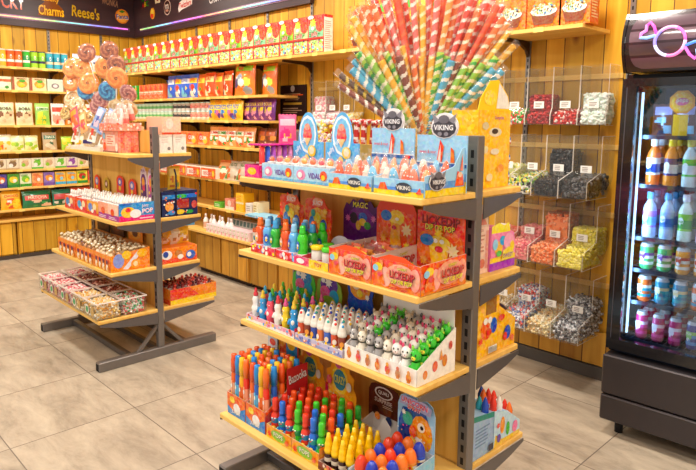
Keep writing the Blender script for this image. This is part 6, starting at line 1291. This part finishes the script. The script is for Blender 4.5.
CONT = { # (row, col from the right): (colours, shape, piece radius, fill at the lip, fill at the back of the tall box, words)
 (0,0):(['#E8F0E4','#F4F7F0','#D8ECDC','#F4F4EE'],'bean',.013,.075,.17,'pale mint'),(0,1):(['#C81E1E','#E83A2A','#F4E0D8','#A8141A'],'bean',.011,.075,.08,'red and white'),(0,2):(['#A81A1E','#C8282A','#7A1014'],'ball',.011,.075,.17,'dark red'),(0,3):(['#E8402A','#3FB83A','#F4E8D8','#2F9A2A'],'bean',.012,.08,.1,'red and green'),
 (1,0):(['#141214','#2A282A','#6A686A'],'bean',.013,.095,.12,'black and grey'),(1,1):(['#0C0A0C','#1A181A','#2A282A'],'bean',.013,.095,.25,'black liquorice'),(1,2):(['#F4F0E8','#2A262A','#F2D23A','#8FC84A'],'two',.013,.09,.1,'black, white and yellow'),(1,3):(['#C8D04A','#F4E89A','#F4F0E8'],'bean',.012,.09,.15,'yellow-green'),
 (2,0):(['#F7E85A','#FFF08A','#F2DC3A'],'ball',.011,.1,.2,'yellow'),(2,1):(['#F58A4A','#F9A87A','#F0702A'],'ball',.0105,.1,.27,'orange'),(2,2):(['#F28A8A','#F4A89A','#E86A7A'],'ball',.011,.1,.17,'pink'),(2,3):(['#E8604A','#F4907A'],'ball',.011,.09,.14,'coral'),
 (3,0):(['#C8C8CC','#8A888C','#5A585C','#E8E8EC'],'wrap',.015,.095,.2,'grey foil-wrapped'),(3,1):(['#F4E0A8','#F7ECD0','#E8B87A'],'wrap',.015,.08,.09,'cream-wrapped'),(3,2):(['#F4F2F4','#5A7AB8','#E8E8F0','#E8605A'],'wrap',.015,.09,.2,'white and blue wrapped'),(3,3):(['#F4E8D0','#C8A868'],'wrap',.015,.08,.1,'tan-wrapped')}
LEFTC = {4:(['#F4E8D8','#E8C89A'],'bean',.012,.07,.1,'cream'),5:(['#E8D8C8','#F4F0E4'],'bean',.012,.06,.08,'ivory'),12:(['#F7E0A0','#F4C84A','#F7F0D8'],'bean',.012,.06,.08,'yellow-cream'),13:(['#F7D0D8','#F4F0E8','#F0A0B8'],'bean',.012,.07,.1,'pale yellow and pink'),14:(['#F4A0B0','#F7E0E0','#F4F0E8'],'bean',.012,.08,.2,'pink and white'),15:(['#E88AA0','#F7D0D0','#F4F0F0'],'bean',.012,.08,.22,'rose and white')}
rown = ('top','second','third','lowest')
def fill_bin(row, x, cont, place_w, seed):
    cols, sh, r, lip, back, word = cont; z = ROWZ[row]; w = BW-.012; D = .15 if row == 0 else .33; TD = .13 if row == 0 else .17
    m = heap(w, D-.01-.0, lip-.004, (lip+.03) if row else lip+.02, r, cols, 330 if row else 230, seed, sh); m.v = [(a, b, c) for a, b, c in m.v]
    bed(m, w, D-.01, lip-.008, lip+.01, r*.9, cols[0])
    # pieces must stay above the chamfered underside
    def lift(p):
        yw = p[1] - D/2      # distance from wall (negative outwards)
        lim = -.08 if row else -.05
        mn = .004
        if yw > lim: mn = .004 + (yw-lim)/(0-lim)*.09
        return (p[0], p[1], max(p[2], mn))
    m.v = [lift(p) for p in m.v]
    if back > lip + .03:
        n0 = len(m.v); mm = heap(w, TD-.012, back-lip, back-lip, r, cols, 200, seed+500, sh)
        bed(mm, w, TD-.012, back-lip-.006, back-lip-.006, r*.9, cols[0])
        off = D/2 - TD/2
        o_ = len(m.v); m.v += [(a, b+off-.002, c+lip+.004) for a, b, c in mm.v]; m.f += [tuple(j+o_ for j in f) for f in mm.f]; m.c += mm.c
        idx = [m.mi(nn) for nn in mm.names]; m.m += [idx[j] for j in mm.m]; m.sm += mm.sm
    solo('sweets', m, '%s sweets heaped in the %s' % (word, place_w), 'sweets', (x, YB-.016-D/2, z+.0005), kind='stuff')
for row in range(4):
    for c in range(4):
        x = -1.43 - BW/2 - c*BW
        pw_ = '%s-row bin, %s from the fridge' % (rown[row], ORD[c])
        binK[min(row, 1)].put('clear acrylic sweet bin, %s row, %s from the fridge' % (rown[row], ORD[c]), 'sweet bin', (x, YB-.0129, ROWZ[row]), group='clear sweet bins beside the fridge')
        fill_bin(row, x, CONT[(row, c)], pw_, 300+row*10+c)
k_ = 0
for c in (4, 12, 13, 14):
    x = -1.43 - BW/2 - c*BW
    wd = {4:'partly behind the candy fan',12:'third bin left of the fan',13:'second from left end',14:'at the left end behind the arched cards'}[c]
    binK[0].put('clear acrylic sweet bin of the top row, %s' % wd, 'sweet bin', (x, YB-.0129, ROWZ[0]), group='clear sweet bins beside the fridge')
    fill_bin(0, x, LEFTC[c], 'top-row bin %s' % wd, 340+c)
# rails the bins hang from
for row in range(4):
    z = ROWZ[row]+.26
    solo('bin_rail', MB().cbox(-3.95 if row == 0 else -2.2, 0, 0, -1.415, .0125, .03, '#E8B45A', 'board', .001), 'pine rail behind the %s row of sweet bins' % rown[row], 'rail', (0, YB-.0127, z))
# ================================================================== DRINKS FRIDGE
FL = Vector((-1.165, 2.895, 0)); FA = math.radians(2.4); FW = .78; FD = .56
BK = '#17171C'; CH = '#3A363A'
t = thing('drinks_fridge', 'tall black glass-door drinks fridge with a lit sweet sign on top', 'fridge', tuple(FL), FA)
b = MB().cbox(0, -.03, .075, FW, FD, .20, '#443F42', 'steel', .006); b.cbox(0, -.03, .207, FW, FD, .40, '#443F42', 'steel', .006); b.box(.01, .0, .2, FW-.01, FD-.01, .207, 'black', 'matte'); b.obj('base', t)
for x in (.07, FW-.07):
    for y in (.05, FD-.06): MB().lathe([(.02,0,BK),(.02,.075,BK)], 10, 'matte').obj('foot', t).location = (x, y, 0)
m = MB(); m.box(0,.045,.402,.028,FD,1.72,BK,'gloss'); m.box(FW-.028,.045,.402,FW,FD,1.72,BK,'gloss'); m.box(.0285,FD-.02,.402,FW-.0285,FD,1.72,'#1A2A4A','matte'); m.box(.0285,.045,.402,FW-.0285,FD-.0205,.44,'#182238','matte'); m.box(.0285,.045,1.68,FW-.0285,FD-.0205,1.72,BK,'matte'); m.obj('cabinet', t)
# door
m = MB(); m.box(.0,.0,.425,.06,.04,1.70,BK,'gloss'); m.box(FW-.06,.0,.425,FW,.04,1.70,BK,'gloss'); m.box(.0602,.0,.425,FW-.0602,.04,.475,BK,'gloss'); m.box(.0602,.0,1.665,FW-.0602,.04,1.70,BK,'gloss')
dr = m.obj('door', t); MB().box(.0603,.014,.4755,FW-.0603,.02,1.6645,'white','doorglass').obj('door_glass', dr)
MB().box(.018,-.001,.48,.022,-.0002,1.66,'#5A5A66','steel').obj('edge_trim', dr)
h = MB().tube([(FW-.03,-.0,.85),(FW-.03,-.04,.87),(FW-.03,-.04,1.28),(FW-.03,-.0,1.3)], .009, '#8A8A90', 8, 'steel'); h.obj('handle', dr)
# light strips
for x in (.066, FW-.072):
    o = MB().box(x, .06, .5, x+.008, .07, 1.64, '#CFEFFF', 'glow').obj('light_strip', t)
for (x, e) in ((.085, 3.6), (FW-.085, 3.6)):
    L = bpy.data.lights.new('strip_lamp', 'AREA'); L.shape = 'RECTANGLE'; L.size = .02; L.size_y = 1.1; L.energy = e; L.color = (.5, .78, 1)
    o = bpy.data.objects.new('strip_lamp', L); COL.objects.link(o); o.parent = t; o.location = (x, .062, 1.08); o.rotation_euler = (PI/2, 0, -.5 if x < .3 else .5)
# canopy: convex lit sign
prof = [(.06,1.725),(-.005,1.725)] + [(-.005-.045*math.sin(PI*i/10), 1.725+.26*i/10) for i in range(1, 10)] + [(-.005,1.985),(.3,1.985),(.3,1.725)]
m = MB().prism(prof, 0, 0.0, .012, BK, 'gloss'); m.prism(prof, 0, FW-.012, FW, BK, 'gloss')
m.prism([(a if a > .05 else a+.006, min(max(z, 1.728), 1.982)) for a, z in prof], 0, .0122, FW-.0122, '#2A2026', 'gloss'); cn_ = m.obj('canopy', t)
def sign_pt(x, z, off=.001):
    q = (z-1.725)/.26; return (x, -.005-.045*math.sin(PI*max(0, min(1, q)))+.006-off, z)
m = MB(); NX, NZ = 40, 20
def edge(j): q = 2*j/NZ-1; return .03+.05*(1-math.sqrt(max(0, 1-abs(q)**3)))
vs = [sign_pt(edge(j)+(FW-2*edge(j))*i/NX, 1.74+.23*j/NZ) for j in range(NZ+1) for i in range(NX+1)]; fs = []; cs = []
pl_c = ['#6A5058','#54404A','#745A66','#5E4854']
for j in range(NZ):
    for i in range(NX):
        a = j*(NX+1)+i; fs.append((a, a+1, a+NX+2, a+NX+1)); cs.append('#3A2830' if j % 5 == 4 else pl_c[(j//5) % 4])
m.add(vs, fs, cs, 'gloss', True); m.obj('sign_face', cn_)
def neon(pts, cols, name='neon_tube'):
    P3 = [sign_pt(x, z, .010) for x, z in pts]
    m = MB().tube(P3, .0068, 'white', 6, 'led', colf=lambda k, i: cols[int(k/len(P3)*len(cols)) % len(cols)]); return m.obj(name, cn_)
cx, cz = .2, 1.848
neon([(cx+.06*math.cos(2*PI*i/28), cz+.06*math.sin(2*PI*i/28)) for i in range(29)], ['#E86AC0','#E8A0E0','#9A90F0','#D8D8FF','#F080C0','#F0B0DC'])
def tail(a0, L=.062, wd=.038):
    c, s = math.cos(a0), math.sin(a0); st = (cx+.062*c, cz+.062*s)
    loc = [(0,0),(L*.5,-wd*.7),(L*.9,-wd*.95),(L*1.0,-wd*.5),(L*.82,0),(L*1.0,wd*.5),(L*.9,wd*.95),(L*.5,wd*.7),(0,0)]
    return [(st[0]+u*c-v*s, st[1]+u*s+v*c) for u, v in loc]
neon(tail(math.radians(152)), ['#E850B8','#E880D0','#90C0FF']); neon(tail(math.radians(-22)), ['#E870D0','#A8D0FF','#5090FF'])
# shelves and stock
SHZ = [1.44, 1.213, .965, .812, .655, .468]
for k, z in enumerate(SHZ):
    m = MB()
    for y in (.085, .19, .3, .41, .49): m.tube([(.034,y,z-.006),(FW-.034,y,z-.006)], .0028, '#5A6A80', 4, 'steel', smooth=False)
    for i in range(24): m.box(.05+.029*i-.001, .085, z-.004, .05+.029*i+.001, .5, z-.001, '#5A6A80', 'steel')
    m.box(.034,.08,z-.012,FW-.034,.084,z+.006,'#3A4658','steel'); m.obj('shelf', t)
def fpos(lx, ly, z): return (FL.x + lx*math.cos(FA) - ly*math.sin(FA), FL.y + lx*math.sin(FA) + ly*math.cos(FA), z)
b2 = {'orange': drink_bottle('#F4F0EC','#1A4AA8','#F4F4F8','#F0702A',.031,.222), 'amber': drink_bottle('#2A2A6A','#F4E0D0','#F7C81E','#F28A2A',.031,.222), 'green': drink_bottle('#5FC83A','#F4F4F0','#F4D21E','#E4ECE4',.031,.222), 'red': drink_bottle('#E8382A','#F4A02A','#F4F0F0','#D8283A',.031,.222), 'yellow': drink_bottle('#F7C81E','#F4F0E0','#2A4AA8','#F4B01E',.031,.222)}
b3 = {'lilac': drink_bottle('#C88AD8','#8FD0E8','#5FB8E0','#C8D8F0',.031,.215), 'blue': drink_bottle('#8FB8F0','#3A7AD8','#4AA8E0','#B8D0F0',.031,.215), 'lime': drink_bottle('#8FD03A','#3FA83A','#F4F4F8','#E8F4E0',.031,.215), 'pink': drink_bottle('#E87AB0','#F4E8F0','#F4D8E8','#F0C8DC',.031,.215), 'purple': drink_bottle('#6A4AC8','#C8B8F0','#E8E0F8','#B8A8E0',.031,.215)}
c4 = {'green': drink_can('#3FB86A','#F4F0EC','#6A3AA0',seed=1), 'orange': drink_can('#F49A2A','#F4E8D8','#C8402A',seed=2)}
c5 = {'teal': drink_can('#F06A2A','#2A9AB8','#F4F0E8',seed=3), 'sea': drink_can('#1A8AA8','#2AB0B8','#F4D8A0',seed=4), 'rust': drink_can('#C83A2A','#3AA0B0','#F4E0C0',seed=5)}
c6 = {'magenta': drink_can('#C8186A','#F04A9A','#F4E0EC',.027,.135,6), 'blue': drink_can('#1A3A8A','#4A9AD0','#8FD06A',.027,.135,7), 'green': drink_can('#1A5A4A','#4AB86A','#D8F0D8',.027,.135,8)}
rows = [(b2, 1, ['orange','amber','green','red','red','yellow','orange','green'], 'fruit drink bottle', .08, .0765),
        (b3, 2, ['lilac','blue','lime','pink','purple','purple','blue','lime'], 'flavoured water bottle', .08, .0765),
        (c4, 3, ['green','green','orange','orange','orange','green','orange','green'], 'drink can', .075, .078),
        (c5, 4, ['teal','sea','sea','teal','sea','rust','sea','teal'], 'drink can', .075, .078),
        (c6, 5, ['magenta','magenta','magenta','blue','blue','green','green','blue'], 'slim drink can', .075, .074)]
for kinds, k, seq_, word, gap, _s in rows:
    for r in range(3):
        for c in range(8):
            cc = seq_[c]; lx = .115 + _s*c
            kinds[cc].put('%s %s, %s fridge shelf, %s row, %s' % (cc, word, ORD[k], ('front','middle','back')[r], nth(c, 8)), 'drink bottle' if k < 3 else 'drink can', fpos(lx, .135+.095*r, SHZ[k]+.0002), rot=FA-.35, group='drinks on the %s fridge shelf' % ORD[k])
# top fridge shelf: pouches and a yellow octagonal door-glass reflection modelled as a solid card
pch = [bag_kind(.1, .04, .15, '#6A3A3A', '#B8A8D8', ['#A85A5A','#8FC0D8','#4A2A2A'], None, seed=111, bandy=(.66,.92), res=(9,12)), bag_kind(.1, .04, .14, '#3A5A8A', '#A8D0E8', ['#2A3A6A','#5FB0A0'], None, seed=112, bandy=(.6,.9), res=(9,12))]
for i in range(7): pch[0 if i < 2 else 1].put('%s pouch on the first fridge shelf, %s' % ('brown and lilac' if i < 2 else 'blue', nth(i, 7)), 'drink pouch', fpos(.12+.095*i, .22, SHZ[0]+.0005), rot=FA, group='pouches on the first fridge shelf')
t2 = thing('octagon_reflection', 'yellow octagonal reflection in the fridge glass, built as a card on a stand', 'reflection', fpos(.222, .115, SHZ[0]+.0003), FA)
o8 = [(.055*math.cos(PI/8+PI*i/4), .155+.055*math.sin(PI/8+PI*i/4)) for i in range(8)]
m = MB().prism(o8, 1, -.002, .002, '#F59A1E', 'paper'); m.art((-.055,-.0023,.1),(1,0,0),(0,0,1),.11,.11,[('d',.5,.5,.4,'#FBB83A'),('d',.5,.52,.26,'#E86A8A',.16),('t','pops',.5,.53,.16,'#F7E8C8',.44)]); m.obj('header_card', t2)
MB().box(-.03,-.008,0,.03,-.0025,.1,'#F7C01E','paper').obj('stand', t2)  # lower part of the same reflected shape, built solid
# ================================================================== LIGHT AND CAMERA
w = bpy.data.worlds.new('w'); SC.world = w; w.use_nodes = True
w.node_tree.nodes['Background'].inputs[0].default_value = (1.0, .97, .93, 1); w.node_tree.nodes['Background'].inputs[1].default_value = .68
def downlight(x, y, e, label, size=.34):
    t = thing('ceiling_light', label, 'ceiling light', (x, y, 2.955))
    MB().lathe([(size*.62, .0, 'white'), (size*.62, .045, 'white')], 20, 'matte').obj('housing', t)
    MB().lathe([(size*.5, -.003, '#FFF2DC'), (size*.5, -.001, '#FFF2DC')], 20, 'glow').obj('diffuser', t)
    L = bpy.data.lights.new('lamp', 'AREA'); L.shape = 'DISK'; L.size = size; L.energy = e; L.color = (1, .93, .83)
    o = bpy.data.objects.new('lamp', L); COL.objects.link(o); o.parent = t; o.location = (0, 0, -.01)
k = 0
for x in (-6.2, -4.6, -3.0, -1.4, .3):
    for y in (2.55, .9, -.7):
        if y < 0 and x < -5: continue
        downlight(x, y, 27 if y > 2 else 20, 'round ceiling light, %s row from the back wall, %s from left' % (('first','second','third')[(2.55, .9, -.7).index(y)], ORD[(-6.2, -4.6, -3.0, -1.4, .3).index(x)]))
cam = bpy.data.cameras.new('cam'); co = bpy.data.objects.new('camera', cam); COL.objects.link(co)
yaw, pit, rol = (math.radians(a) for a in (-45.94, 7.45, -.483))
fw = Vector((math.cos(pit)*math.sin(yaw), math.cos(pit)*math.cos(yaw), -math.sin(pit))); rt = Vector((math.cos(yaw), -math.sin(yaw), 0)); dn = fw.cross(rt)
r2 = rt*math.cos(rol) + dn*math.sin(rol); d2 = dn*math.cos(rol) - rt*math.sin(rol)
M = Matrix((( r2.x, -d2.x, -fw.x, 0), (r2.y, -d2.y, -fw.y, 0), (r2.z, -d2.z, -fw.z, 1.5), (0, 0, 0, 1)))
co.matrix_world = M
cam.sensor_width = 36; cam.lens = 613/696*36; cam.shift_x = 3.8/696; cam.shift_y = -34.1/696; cam.clip_start = .05
SC.camera = co
SC.view_settings.view_transform = 'Standard'; SC.view_settings.look = 'None'; SC.view_settings.exposure = .0; SC.view_settings.gamma = 1
SC.view_settings.use_curve_mapping = False
SC.cycles.transparent_max_bounces = 24
SC.cycles.max_bounces = 8
